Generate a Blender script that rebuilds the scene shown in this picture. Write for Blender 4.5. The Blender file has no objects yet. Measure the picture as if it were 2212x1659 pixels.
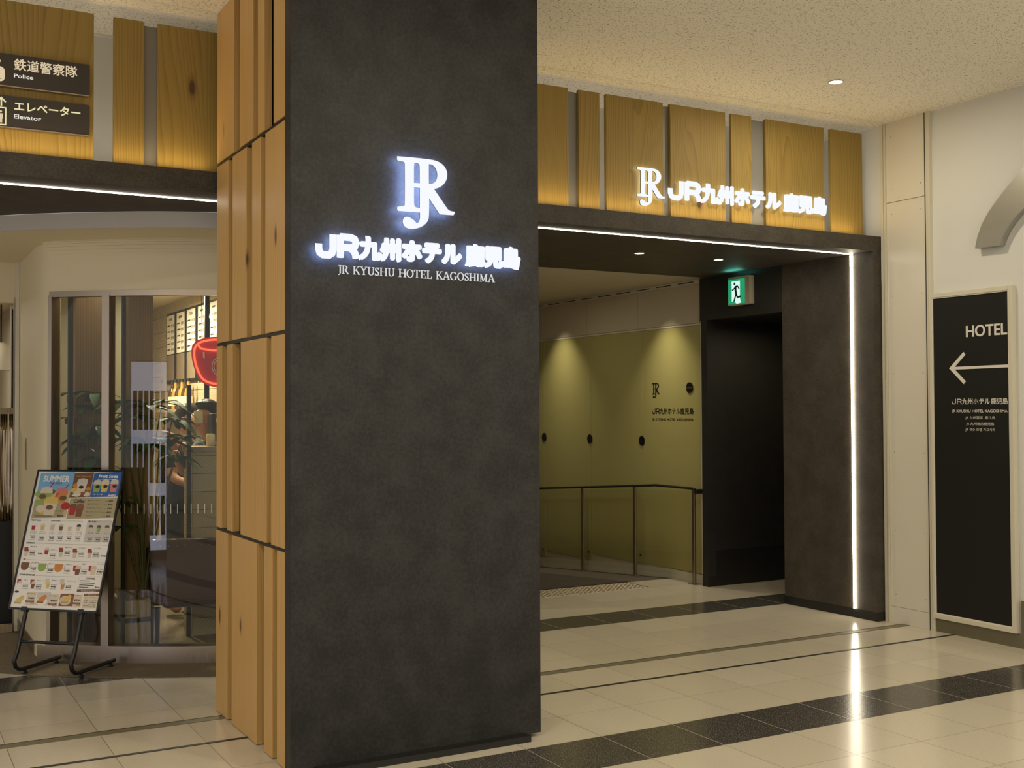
import bpy, bmesh, math, random
from mathutils import Vector, Matrix
R = math.radians
PI = math.pi
random.seed(7)
S = bpy.context.scene
COL = S.collection

# ------------------------------------------------------------------ camera
FPX, EYE = 2476.65, 1.511
YAW, PITCH, ROLL = R(29.18285), R(1.27326), R(-0.24719)
_f = Vector((math.sin(YAW)*math.cos(PITCH), math.cos(YAW)*math.cos(PITCH), math.sin(PITCH)))
_r0 = Vector((math.cos(YAW), -math.sin(YAW), 0)); _u0 = _r0.cross(_f)
_r = _r0*math.cos(ROLL) + _u0*math.sin(ROLL); _u = _u0*math.cos(ROLL) - _r0*math.sin(ROLL)
cam = bpy.data.cameras.new('camera'); camo = bpy.data.objects.new('camera', cam); COL.objects.link(camo)
cam.sensor_fit = 'HORIZONTAL'; cam.sensor_width = 36; cam.lens = FPX/2212*36
cam.clip_start = .05; cam.clip_end = 60
m = Matrix((( _r.x, _u.x, -_f.x, 0), (_r.y, _u.y, -_f.y, 0), (_r.z, _u.z, -_f.z, EYE), (0, 0, 0, 1)))
camo.matrix_world = m
S.camera = camo

# ------------------------------------------------------------------ world, exposure, lamps of the concourse
S.view_settings.view_transform = 'Standard'; S.view_settings.look = 'None'
S.view_settings.gamma = 1; S.view_settings.use_curve_mapping = False
S.view_settings.exposure = 0.0
S.cycles.use_denoising = True
S.cycles.max_bounces = 8; S.cycles.diffuse_bounces = 4; S.cycles.glossy_bounces = 4
S.cycles.transparent_max_bounces = 12; S.cycles.sample_clamp_indirect = 6
W = bpy.data.worlds.new('concourse'); S.world = W; W.use_nodes = True
W.node_tree.nodes['Background'].inputs[0].default_value = (1.0, .97, .91, 1)
W.node_tree.nodes['Background'].inputs[1].default_value = .62
WARM = (1.0, .885, .655)

def area(name, loc, size, power, col=WARM, sy=None, rot=(0, 0, 0), spread=180):
    l = bpy.data.lights.new(name, 'AREA'); l.energy = power; l.color = col; l.size = size
    l.shape = 'DISK' if sy is None else 'RECTANGLE'
    if sy is not None: l.size_y = sy
    l.spread = R(spread)
    o = bpy.data.objects.new(name, l); o.location = loc; o.rotation_euler = rot; COL.objects.link(o)
    return o
def spot(name, loc, power, target, angle=70, blend=.6, col=WARM, rad=.03):
    l = bpy.data.lights.new(name, 'SPOT'); l.energy = power; l.color = col; l.spot_size = R(angle); l.spot_blend = blend
    l.shadow_soft_size = rad
    o = bpy.data.objects.new(name, l); o.location = loc
    o.rotation_euler = (Vector(target)-Vector(loc)).to_track_quat('-Z', 'Y').to_euler(); COL.objects.link(o)
    return o
LAMPS = [(5.2, 5.184), (5.2, 2.6), (2.6, 2.6), (0, 2.6), (-2.6, 2.6), (-2.6, 5.184), (5.2, 0), (2.6, 0), (0, 0), (-2.6, 0), (2.6, -2.6), (0, -2.6), (5.2, -2.6)]
for i, (x, y) in enumerate(LAMPS):
    area('ceiling_lamp_light', (x, y, 3.50), .16, (13, 17)[i] if i < 2 else 24)
# strip of uplight lying on the header, in front of the wooden screen
area('screen_uplight', (4.45, 5.856, 2.744), 3.3, 4.2, (1, .74, .36), .03, (R(180), 0, 0))
area('screen_uplight', (.3, 5.856, 2.744), 2.4, 3.2, (1, .74, .36), .03, (R(180), 0, 0))
area('screen_back_light', (4.45, 6.15, 2.76), 3.3, 4.0, (1, .87, .66), .05, (R(180), 0, 0))
area('screen_back_light', (.3, 6.15, 2.76), 2.2, 2.8, (1, .87, .66), .05, (R(180), 0, 0))
# corridor and cafe lamps
area('corridor_spot', (5.98, 8.30, 2.61), .12, 3.2, spread=80); area('corridor_spot', (5.98, 10.1, 2.61), .12, 3.2, spread=80)
area('corridor_light', (5.2, 9.3, 2.6), .2, 3.4)
area('soffit_light', (4.80, 6.69, 2.60), .08, 3.0); area('soffit_light', (5.535, 6.708, 2.60), .08, 3.0)
area('passage_light', (6.75, 7.1, 2.2), .1, 3.0, (1, .8, .45))
area('cafe_light', (1.75, 9.6, 2.44), .15, 52, (1, .84, .56)); area('cafe_light', (1.45, 7.62, 2.46), .12, 12)
area('cafe_light', (2.0, 8.5, 2.44), .12, 28); area('shop_light', (.2, 9.8, 2.3), .2, 12)

# ------------------------------------------------------------------ helpers
def at(px, py, Y=None, X=None, Z=None):
    d = _f*FPX + _r*(px-1106) + _u*(829.5-py)
    t = Y/d.y if Y is not None else X/d.x if X is not None else (Z-EYE)/d.z
    return Vector((0, 0, EYE)) + d*t

class MB:
    def __init__(s): s.v = []; s.f = []; s.mi = []; s.mats = []
    def m(s, mat):
        if mat not in s.mats: s.mats.append(mat)
        return s.mats.index(mat)
    def raw(s, v, f, mat):
        b = len(s.v); s.v += [tuple(p) for p in v]; k = s.m(mat)
        for q in f: s.f.append(tuple(b+i for i in q)); s.mi.append(k)
    def box(s, a, b, mat):
        x0, y0, z0 = a; x1, y1, z1 = b
        s.raw([(x0,y0,z0),(x1,y0,z0),(x1,y1,z0),(x0,y1,z0),(x0,y0,z1),(x1,y0,z1),(x1,y1,z1),(x0,y1,z1)],
              [(3,2,1,0),(4,5,6,7),(0,1,5,4),(1,2,6,5),(2,3,7,6),(3,0,4,7)], mat); return s
    def hexa(s, p, mat):
        s.raw(p, [(3,2,1,0),(4,5,6,7),(0,1,5,4),(1,2,6,5),(2,3,7,6),(3,0,4,7)], mat); return s
    def prism(s, poly, z0, z1, mat):              # poly in XY, counter-clockwise
        n = len(poly)
        v = [(x, y, z0) for x, y in poly] + [(x, y, z1) for x, y in poly]
        f = [tuple(range(n-1, -1, -1)), tuple(range(n, 2*n))] + [(i, (i+1) % n, n+(i+1) % n, n+i) for i in range(n)]
        s.raw(v, f, mat); return s
    def tube(s, pts, r, mat, n=12, cap=True):
        pts = [Vector(p) for p in pts]; rs = r if isinstance(r, (list, tuple)) else [r]*len(pts)
        v = []; f = []; up = None
        for i, p in enumerate(pts):
            d = ((pts[min(i+1, len(pts)-1)]-p).normalized() + (p-pts[max(i-1, 0)]).normalized())
            d = d.normalized() if d.length > 1e-6 else Vector((0, 0, 1))
            if up is None: up = d.orthogonal().normalized()
            up = (up - d*up.dot(d)).normalized(); sd = d.cross(up)
            for k in range(n):
                a = 2*PI*k/n; v.append(p + (up*math.cos(a)+sd*math.sin(a))*rs[i])
        for i in range(len(pts)-1):
            for k in range(n): f.append((i*n+k, i*n+(k+1) % n, (i+1)*n+(k+1) % n, (i+1)*n+k))
        if cap: f += [tuple(range(n-1, -1, -1)), tuple((len(pts)-1)*n+k for k in range(n))]
        s.raw(v, f, mat); return s
    def lathe(s, c, prof, mat, n=32, ax='z'):      # prof: (radius, height)
        v = []; f = []
        for r, z in prof:
            for k in range(n):
                a = 2*PI*k/n; q = (r*math.cos(a), r*math.sin(a), z)
                if ax == 'x': q = (q[2], q[0], q[1])
                if ax == 'y': q = (q[0], q[2], q[1])
                v.append((c[0]+q[0], c[1]+q[1], c[2]+q[2]))
        m_ = len(prof)
        for i in range(m_-1):
            for k in range(n): f.append((i*n+k, i*n+(k+1) % n, (i+1)*n+(k+1) % n, (i+1)*n+k))
        f += [tuple(range(n-1, -1, -1)), tuple((m_-1)*n+k for k in range(n))]
        s.raw(v, f, mat); return s
    def flat(s, pts2, pl, mat, d=0):               # polygon on a plane
        s.raw([pl(x, y, d) for x, y in pts2], [tuple(range(len(pts2)))], mat); return s
    def rect(s, x0, y0, x1, y1, pl, mat, d=0): return s.flat([(x0,y0),(x1,y0),(x1,y1),(x0,y1)], pl, mat, d)
    def slab(s, pts2, pl, mat, d0, d1):
        n = len(pts2); v = [pl(x, y, d0) for x, y in pts2]+[pl(x, y, d1) for x, y in pts2]
        s.raw(v, [tuple(range(n-1, -1, -1)), tuple(range(n, 2*n))]+[(i, (i+1) % n, n+(i+1) % n, n+i) for i in range(n)], mat); return s
    def stroke(s, pts, w, pl, mat, d0=0, d1=None): # band of width w (number or list) along a 2D line
        ws = w if isinstance(w, (list, tuple)) else [w]*len(pts)
        P = [Vector(p) for p in pts]; L = []; Rr = []
        for i, p in enumerate(P):
            a = (p-P[i-1]).normalized() if i else None
            b = (P[i+1]-p).normalized() if i < len(P)-1 else None
            t = (a+b).normalized() if a and b and (a+b).length > .01 else (a or b)
            n_ = Vector((-t.y, t.x)); k = 1.0
            if a and b: k = min(1/max(.35, n_.dot(Vector((-a.y, a.x)))), 1.6)
            L.append(p+n_*ws[i]*k/2); Rr.append(p-n_*ws[i]*k/2)
        for i in range(len(P)-1):
            q = [Rr[i], Rr[i+1], L[i+1], L[i]]
            if d1 is None: s.flat([tuple(x) for x in q], pl, mat, d0)
            else: s.slab([tuple(x) for x in q], pl, mat, d0, d1)
        return s
    def arcwall(s, c, r0, r1, a0, a1, z0, z1, mat, n=40):
        v = []; f = []
        for i in range(n+1):
            a = R(a0+(a1-a0)*i/n)
            for r, z in ((r0, z0), (r1, z0), (r1, z1), (r0, z1)): v.append((c[0]+r*math.cos(a), c[1]+r*math.sin(a), z))
        for i in range(n):
            for k in range(4): f.append((i*4+k, i*4+(k+1) % 4, i*4+4+(k+1) % 4, i*4+4+k))
        f += [(3, 2, 1, 0), tuple(n*4+k for k in range(4))]
        s.raw(v, f, mat); return s
    def build(s, name, parent=None, bevel=0, smooth=False, loc=None):
        me = bpy.data.meshes.new(name); me.from_pydata(s.v, [], s.f)
        for mt in s.mats: me.materials.append(mt)
        me.polygons.foreach_set('material_index', s.mi)
        bm = bmesh.new(); bm.from_mesh(me); bmesh.ops.recalc_face_normals(bm, faces=bm.faces) if not getattr(s, 'keep', False) else None
        bm.to_mesh(me); bm.free()
        o = bpy.data.objects.new(name, me); COL.objects.link(o)
        if smooth: 
            me.polygons.foreach_set('use_smooth', [True]*len(me.polygons))
            try: me.set_sharp_from_angle(angle=R(40))
            except Exception: pass
        if bevel:
            b = o.modifiers.new('bevel', 'BEVEL'); b.width = bevel; b.segments = 2; b.limit_method = 'ANGLE'; b.angle_limit = R(40)
        if loc is not None:
            me.transform(Matrix.Translation(-Vector(loc))); o.location = loc
        if parent: o.parent = parent; o.matrix_parent_inverse = parent.matrix_basis.inverted()
        me.update(); return o

def thing(name, label, cat, loc=(0, 0, 0), group=None, rz=0):
    o = bpy.data.objects.new(name, None); COL.objects.link(o); o.location = loc; o.rotation_euler = (0, 0, rz)
    o.empty_display_size = .1
    return tag(o, label, cat, group)
def tag(o, label, cat, group=None, kind=None):
    if label: o['label'] = label
    if cat: o['category'] = cat
    if group: o['group'] = group
    if kind: o['kind'] = kind
    return o
def struct(o, label=None, cat=None):
    o['kind'] = 'structure'
    if label: o['label'] = label
    if cat: o['category'] = cat
    return o
def plane(o, ex, ey):
    o = Vector(o); ex = Vector(ex).normalized(); ey = Vector(ey).normalized(); n = ex.cross(ey)
    return lambda x, y, d=0: o+ex*x+ey*y+n*d

# lettering: the built-in font, turned into meshes
_tc = {}
def glyphs(body):
    if body in _tc: return _tc[body]
    c = bpy.data.curves.new('t', 'FONT'); c.body = body; c.size = 1; c.resolution_u = 4
    o = bpy.data.objects.new('t', c); COL.objects.link(o); bpy.context.view_layer.update()
    dg = bpy.context.evaluated_depsgraph_get(); me = bpy.data.meshes.new_from_object(o.evaluated_get(dg))
    v = [(p.co.x, p.co.y) for p in me.vertices]; f = [tuple(q.vertices) for q in me.polygons]
    ec = {}
    for q in f:
        for i in range(len(q)):
            e = tuple(sorted((q[i], q[(i+1) % len(q)]))); ec.setdefault(e, []).append((q[i], q[(i+1) % len(q)]))
    bnd = [x[0] for x in ec.values() if len(x) == 1]
    bpy.data.objects.remove(o); bpy.data.curves.remove(c); bpy.data.meshes.remove(me)
    xs = [p[0] for p in v]; ys = [p[1] for p in v]
    x0, x1, y0, y1 = min(xs), max(xs), min(ys), max(ys)
    _tc[body] = ([((x-x0)/(x1-x0), (y-y0)/(y1-y0)) for x, y in v], f, bnd, (x1-x0)/(y1-y0))
    return _tc[body]
def write(mb, body, x, y, w, h, pl, mat, bold=0, d=0, depth=0, shear=0):
    """the words BODY filling the box x..x+w, y..y+h of a plane"""
    v, f, bnd, asp = glyphs(body)
    if w is None: w = h*asp
    nb = 16 if bold > .004 else 8
    offs = [(0, 0)] if not bold else [(bold*math.cos(2*PI*k/nb), bold*math.sin(2*PI*k/nb)) for k in range(nb)]
    for kk, (ox, oy) in enumerate(offs):
        d += 2e-5*(kk > 0)
        P = [(x+bold+a*(w-2*bold)+ox+shear*b*h, y+bold+b*(h-2*bold)+oy) for a, b in v]
        if not depth: mb.raw([pl(a, b, d) for a, b in P], f, mat)
        else:
            n = len(P)
            mb.raw([pl(a, b, d+depth) for a, b in P]+[pl(a, b, d) for a, b in P],
                   f+[tuple(n+i for i in reversed(q)) for q in f]+[(e1, e0, n+e0, n+e1) for e0, e1 in bnd], mat)
    return mb

# ------------------------------------------------------------------ materials
def mat(name, col=(.8, .8, .8), rough=.5, metal=0, spec=.5, coat=0, emit=None, es=0, trans=0):
    M = bpy.data.materials.new(name); M.use_nodes = True; b = M.node_tree.nodes['Principled BSDF']
    b.inputs['Base Color'].default_value = (*col, 1); b.inputs['Roughness'].default_value = rough
    b.inputs['Metallic'].default_value = metal; b.inputs['Specular IOR Level'].default_value = spec
    b.inputs['Coat Weight'].default_value = coat
    if emit: b.inputs['Emission Color'].default_value = (*emit, 1); b.inputs['Emission Strength'].default_value = es
    return M
def emis(name, col, s):
    M = bpy.data.materials.new(name); M.use_nodes = True; t = M.node_tree
    e = t.nodes.new('ShaderNodeEmission'); e.inputs[0].default_value = (*col, 1); e.inputs[1].default_value = s
    t.links.new(e.outputs[0], t.nodes['Material Output'].inputs[0]); t.nodes.remove(t.nodes['Principled BSDF']); return M
class NT:
    def __init__(s, M): s.t = M.node_tree; s.b = s.t.nodes['Principled BSDF']
    def n(s, ty, **k):
        x = s.t.nodes.new(ty)
        for a, b in k.items(): setattr(x, a, b)
        return x
    def l(s, a, b): s.t.links.new(a, b)
    def mth(s, op, a, b=None, c=None):
        x = s.n('ShaderNodeMath', operation=op)
        for i, q in enumerate((a, b, c)):
            if q is None: continue
            if isinstance(q, (int, float)): x.inputs[i].default_value = q
            else: s.l(q, x.inputs[i])
        return x.outputs[0]
    def mix(s, fac, a, b):
        x = s.n('ShaderNodeMix', data_type='RGBA')
        for k, q in ((0, fac), (6, a), (7, b)):
            if isinstance(q, (int, float)): x.inputs[k].default_value = q
            elif isinstance(q, tuple): x.inputs[k].default_value = (*q, 1)
            else: s.l(q, x.inputs[k])
        return x.outputs[2]
    def coord(s, scale=(1, 1, 1), rnd=0):
        tc = s.n('ShaderNodeTexCoord'); mp = s.n('ShaderNodeMapping'); mp.inputs['Scale'].default_value = scale
        s.l(tc.outputs['Object'], mp.inputs[0])
        if rnd:
            oi = s.n('ShaderNodeObjectInfo'); cv = s.n('ShaderNodeCombineXYZ'); q = s.mth('MULTIPLY', oi.outputs['Random'], rnd)
            s.l(q, cv.inputs[0]); s.l(q, cv.inputs[1]); s.l(s.mth('MULTIPLY', q, 3.7), cv.inputs[2]); s.l(cv.outputs[0], mp.inputs['Location'])
        return mp.outputs[0]
    def noise(s, v, scale, detail=3, rough=.5, dist=0):
        x = s.n('ShaderNodeTexNoise'); x.inputs['Scale'].default_value = scale; x.inputs['Detail'].default_value = detail
        x.inputs['Roughness'].default_value = rough; x.inputs['Distortion'].default_value = dist
        if v is not None: s.l(v, x.inputs['Vector'])
        return x.outputs[0]
    def ramp(s, v, *st):
        x = s.n('ShaderNodeValToRGB'); e = x.color_ramp.elements
        while len(e) < len(st): e.new(.5)
        for i, (p, c) in enumerate(st): e[i].position = p; e[i].color = (*c, 1) if isinstance(c, tuple) else (c, c, c, 1)
        s.l(v, x.inputs[0]); return x.outputs[0]
    def bump(s, h, strength=.3, dist=.01):
        x = s.n('ShaderNodeBump'); x.inputs['Strength'].default_value = strength; x.inputs['Distance'].default_value = dist
        s.l(h, x.inputs['Height']); s.l(x.outputs[0], s.b.inputs['Normal'])

def wood(name, light, dark, knot, rough=.45, ring=34, horiz=False, st=.13, wv=20, kn_=3.6):
    """softwood board, the grain running up the board's Z"""
    M = mat(name, light, rough); q = NT(M)
    g = (lambda a: (1, a, 1)) if horiz else (lambda a: (1, 1, a))
    v = q.coord(g(st), 37.0)
    warp = q.noise(v, 3.2, 1.5, .45)
    fine = q.noise(q.coord(g(.012), 37.0), 190, 2, .6)
    sep = q.n('ShaderNodeSeparateXYZ'); q.l(v, sep.inputs[0])
    x = q.mth('ADD', sep.outputs[0], sep.outputs[2 if horiz else 1])
    rings = q.mth('FRACT', q.mth('ADD', q.mth('MULTIPLY', x, ring), q.mth('MULTIPLY', warp, wv)))
    tri = q.mth('POWER', rings, 3.0)
    broad = q.noise(q.coord(g(.05), 37.0), 14, 2, .5)
    c = q.mix(q.mth('MULTIPLY', tri, q.mth('MULTIPLY_ADD', broad, 1.0, .05)), light, dark)
    c = q.mix(q.mth('MULTIPLY', q.mth('SUBTRACT', fine, .35), .6), c, dark)
    oi = q.n('ShaderNodeObjectInfo'); c = q.mix(q.mth('MULTIPLY', oi.outputs['Random'], .16), c, tuple(min(1, k*1.45) for k in light))
    kv = q.n('ShaderNodeCombineXYZ'); sk = q.n('ShaderNodeSeparateXYZ'); q.l(q.coord((1, 1, 1), 61.0), sk.inputs[0])
    a_, b_ = (0, 2) if not horiz else (2, 1)
    q.l(q.mth('ADD', sk.outputs[0], sk.outputs[2 if horiz else 1]), kv.inputs[0]); q.l(q.mth('MULTIPLY', sk.outputs[1 if horiz else 2], .36), kv.inputs[2])
    wob = q.noise(v, 30, 1); 
    vo = q.n('ShaderNodeTexVoronoi'); vo.inputs['Scale'].default_value = kn_; q.l(kv.outputs[0], vo.inputs['Vector'])
    kn = q.ramp(q.mth('ADD', vo.outputs['Distance'], q.mth('MULTIPLY', wob, .03)), (.03, 1.0), (.075, .9), (.095, .35), (.14, 0.0))
    c = q.mix(kn, c, knot)
    q.l(c, q.b.inputs['Base Color']); return M

M = {}
M['cedar'] = wood('cedar_board', (.31, .21, .048), (.13, .07, .011), (.07, .026, .008), .62, ring=46, wv=24)
M['pine'] = wood('pine_plank', (.60, .365, .13), (.42, .225, .06), (.12, .05, .02), ring=46, st=.06, wv=14, kn_=5.0)
M['plank'] = wood('weathered_plank', (.36, .28, .17), (.13, .095, .055), (.05, .03, .02), .7, 45)
M['plank_h'] = wood('weathered_wall_plank', (.42, .36, .25), (.17, .135, .085), (.06, .04, .03), .7, 50, True, .03, 8)
M['trunk'] = wood('rough_post', (.26, .165, .075), (.09, .055, .024), (.03, .02, .012), .85, 70, False, .035, 9)
def mottled(name, a, b, rough, sc=60, coat=0):
    X = mat(name, a, rough); q = NT(X); v = q.coord()
    n1 = q.noise(v, sc, 5, .65); n2 = q.noise(v, 7, 4, .6); n3 = q.noise(v, 400, 1, .5)
    c = q.mix(q.ramp(q.mth('ADD', q.mth('MULTIPLY', n1, .55), q.mth('MULTIPLY', n2, .45)), (.42, 0.), (.62, 1.)), a, b)
    c = q.mix(q.ramp(n3, (.66, 0.), (.76, .7)), c, tuple(min(1, x*2.6) for x in b))
    q.l(c, q.b.inputs['Base Color']); X.node_tree.nodes['Principled BSDF'].inputs['Coat Weight'].default_value = coat
    return X
M['black_panel'] = mottled('black_stone_panel', (.0085, .0082, .0078), (.030, .0285, .027), .55)
M['brown_panel'] = mottled('brown_black_panel', (.034, .028, .021), (.070, .058, .044), .6, 90)
M['black'] = mat('black_paint', (.012, .012, .012), .45)
M['sign_black'] = mat('black_sign_film', (.011, .0105, .010), .5, spec=.3)
M['black_gloss'] = mat('black_glossy', (.012, .011, .011), .12)
M['blackwall'] = mottled('dark_wall', (.012, .012, .012), (.019, .018, .017), .6)
M['cafe_wall'] = mat('cream_cafe_wall', (.76, .665, .455), .6)
M['cream'] = mat('cream_wall', (.74, .74, .72), .6)
_q = NT(M['cream']); _q.bump(_q.noise(_q.coord(), 260, 2), .12, .004)
M['cream_gloss'] = mat('white_panel', (.76, .72, .63), .22)
M['cream_trim'] = mat('cream_metal_trim', (.70, .66, .54), .35)
M['beige'] = mat('beige_paint', (.60, .53, .40), .6)
_q = NT(M['beige']); _q.bump(_q.noise(_q.coord(), 200, 2), .1, .004)
M['olive'] = mat('olive_skirting', (.17, .15, .095), .5)
M['white'] = mat('white_print', (.8, .77, .7), .4)
M['grey_panel'] = mat('grey_frosted_panel', (.22, .21, .19), .45)
M['fascia'] = mat('grey_fascia', (.50, .46, .40), .45)
M['steel'] = mat('brushed_steel', (.44, .36, .28), .34, 1)
_q = NT(M['steel']); _q.l(_q.ramp(_q.noise(_q.coord((30, 30, 1)), 6, 3), (.3, .28), (.8, .42)), _q.b.inputs['Roughness'])
M['grey_steel'] = mat('grey_satin_steel', (.46, .46, .42), .38, .9)
M['dark_metal'] = mat('dark_metal', (.05, .048, .045), .4, .6)
M['black_tube'] = mat('black_painted_tube', (.014, .014, .015), .3)
M['led'] = emis('led_strip', (1, .90, .74), 14)
M['led_v'] = emis('led_strip_bright', (1, .88, .66), 26)
M['lamp'] = emis('lamp_glow', (1, .88, .62), 5)
M['lit'] = emis('lit_white_face', (.93, .96, 1), 1.0)
M['halo'] = emis('blue_white_backlight', (.36, .50, 1), 19)
M['halo2'] = emis('white_backlight', (.92, .97, 1), 3.0)
M['serif'] = emis('soft_lit_letter', (.95, .95, .95), .72)
M['green_lit'] = emis('lit_green', (.02, .42, .18), .8)
M['white_lit'] = emis('lit_white', (.72, .95, .88), 1.0)
M['green_dark'] = mat('dark_green_print', (.01, .08, .045), .4)
M['housing'] = mat('tan_housing', (.42, .36, .26), .5)
def glassy(name, tint, f0=.05, rough=0.0):
    X = bpy.data.materials.new(name); X.use_nodes = True; t = X.node_tree; t.nodes.remove(t.nodes['Principled BSDF'])
    tr = t.nodes.new('ShaderNodeBsdfTransparent'); tr.inputs[0].default_value = (*tint, 1)
    gl = t.nodes.new('ShaderNodeBsdfGlossy'); gl.inputs['Roughness'].default_value = rough
    lw = t.nodes.new('ShaderNodeLayerWeight'); lw.inputs[0].default_value = .5
    pw = t.nodes.new('ShaderNodeMath'); pw.operation = 'POWER'; pw.inputs[1].default_value = 5
    mu = t.nodes.new('ShaderNodeMath'); mu.operation = 'MULTIPLY_ADD'; mu.inputs[1].default_value = 1-f0; mu.inputs[2].default_value = f0
    mx = t.nodes.new('ShaderNodeMixShader')
    t.links.new(lw.outputs['Facing'], pw.inputs[0]); t.links.new(pw.outputs[0], mu.inputs[0]); t.links.new(mu.outputs[0], mx.inputs[0]); t.links.new(tr.outputs[0], mx.inputs[1])
    t.links.new(gl.outputs[0], mx.inputs[2]); t.links.new(mx.outputs[0], t.nodes['Material Output'].inputs[0]); return X
M['glass'] = glassy('window_glass', (.96, .97, .93), .030)
M['rail_glass'] = glassy('rail_glass', (.985, .985, .96), .02)
M['green_glass'] = mat('green_back_painted_glass', (.47, .43, .17), .22, coat=.3)

# floor of large beige tiles with black bands
def floor_mat():
    X = mat('terrazzo_tiles', (.6, .53, .42), .12); q = NT(X)
    tc = q.n('ShaderNodeTexCoord'); sp = q.n('ShaderNodeSeparateXYZ'); q.l(tc.outputs['Object'], sp.inputs[0]); x, y = sp.outputs[0], sp.outputs[1]
    gx = q.mth('DIVIDE', q.mth('SUBTRACT', x, .137), .4025)
    fx = q.mth('ABSOLUTE', q.mth('SUBTRACT', q.mth('FRACT', gx), .5))
    line = q.mth('GREATER_THAN', fx, .4955)
    band = None; row = None
    for yy in (7.924, 7.524, 7.124, 6.742, 6.345, 5.955, 5.249, 4.845, 4.456, 4.066, 3.665, 3.262, 2.86, 2.457, 2.055, 1.65, 1.26, .86, .46, .06, -.34, -.74, -1.14):
        a = q.mth('LESS_THAN', q.mth('ABSOLUTE', q.mth('SUBTRACT', y, yy)), .0016); line = q.mth('MAXIMUM', line, a)
        g = q.mth('GREATER_THAN', y, yy); row = g if row is None else q.mth('ADD', row, g)
    for y0, y1 in ((6.742, 7.124), (4.066, 4.456), (1.26, 1.65), (-1.54, -1.14)):
        a = q.mth('MULTIPLY', q.mth('GREATER_THAN', y, y0), q.mth('LESS_THAN', y, y1)); band = a if band is None else q.mth('MAXIMUM', band, a)
    cv = q.n('ShaderNodeCombineXYZ'); q.l(q.mth('FLOOR', gx), cv.inputs[0]); q.l(row, cv.inputs[1])
    wn = q.n('ShaderNodeTexWhiteNoise'); q.l(cv.outputs[0], wn.inputs['Vector'])
    n1 = q.noise(tc.outputs['Object'], 320, 2, .6); n2 = q.noise(tc.outputs['Object'], 1.3, 3, .5)
    beige = q.mix(wn.outputs['Value'], (.63, .57, .46), (.69, .63, .52))
    beige = q.mix(q.ramp(n1, (.30, .8), (.43, 0.)), beige, (.30, .25, .18))
    beige = q.mix(q.mth('MULTIPLY', n2, .22), beige, (.53, .47, .37))
    n3 = q.noise(tc.outputs['Object'], 210, 1, .5)
    blk = q.mix(q.ramp(n3, (.58, 0.), (.68, 1.)), (.040, .037, .033), (.36, .33, .29))
    n4 = q.noise(tc.outputs['Object'], 90, 2, .6); blk = q.mix(q.ramp(n4, (.45, 0.), (.65, .7)), blk, (.10, .093, .082))
    c = q.mix(band, beige, blk)
    c = q.mix(q.mth('MULTIPLY', line, .85), c, q.mix(band, (.13, .11, .08), (.42, .37, .29)))
    q.l(c, q.b.inputs['Base Color'])
    q.l(q.mth('ADD', q.mth('MULTIPLY', n1, .10), q.mth('ADD', q.mth('MULTIPLY', line, .4), .13)), q.b.inputs['Roughness'])
    return X
M['floor'] = floor_mat()
def ceil_mat():
    X = mat('fissured_ceiling_tile', (.88, .84, .75), .8); q = NT(X)
    nz = q.n('ShaderNodeTexNoise'); nz.inputs['Scale'].default_value = 14
    tc = q.n('ShaderNodeTexCoord'); q.l(tc.outputs['Object'], nz.inputs['Vector'])
    ad = q.n('ShaderNodeVectorMath', operation='MULTIPLY_ADD'); q.l(nz.outputs['Color'], ad.inputs[0]); ad.inputs[1].default_value = (.05, .05, 0); q.l(tc.outputs['Object'], ad.inputs[2])
    mp = q.n('ShaderNodeMapping'); mp.inputs['Scale'].default_value = (74, 165, 60); mp.inputs['Rotation'].default_value = (0, 0, R(25)); q.l(ad.outputs[0], mp.inputs[0])
    vo = q.n('ShaderNodeTexVoronoi'); vo.inputs['Scale'].default_value = 1; q.l(mp.outputs[0], vo.inputs['Vector'])
    pit = q.ramp(vo.outputs['Distance'], (.0, 1.), (.27, .95), (.36, 0.), (.37, 0.))
    sel = q.mth('GREATER_THAN', q.noise(tc.outputs['Object'], 60, 2), .49)
    pit = q.mth('MULTIPLY', pit, sel)
    q.l(q.mix(pit, (.90, .86, .76), (.24, .195, .125)), q.b.inputs['Base Color']); q.bump(q.mth('SUBTRACT', 1, pit), .5, .004); return X
M['ceiling'] = ceil_mat()
def carpet_mat(name, a, b, sc):
    X = mat(name, a, .95); q = NT(X); n = q.noise(q.coord(), sc, 3, .7); q.l(q.mix(q.ramp(n, (.35, 0.), (.65, 1.)), a, b), q.b.inputs['Base Color']); q.bump(n, .5, .004); return X
M['carpet'] = carpet_mat('brown_carpet', (.11, .085, .055), (.20, .16, .105), 120)
M['ramp'] = carpet_mat('ramp_floor', (.085, .068, .05), (.11, .09, .065), 80)
def mat_ribbed():
    X = mat('ribbed_mat', (.03, .026, .02), .8); q = NT(X); w = q.n('ShaderNodeTexWave'); w.inputs['Scale'].default_value = 14; w.inputs['Distortion'].default_value = 1.2
    q.l(q.coord((1, 1.2, 1)), w.inputs['Vector']); q.l(q.mix(w.outputs[1], (.018, .015, .011), (.075, .06, .042)), q.b.inputs['Base Color']); return X
M['mat'] = mat_ribbed()

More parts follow.
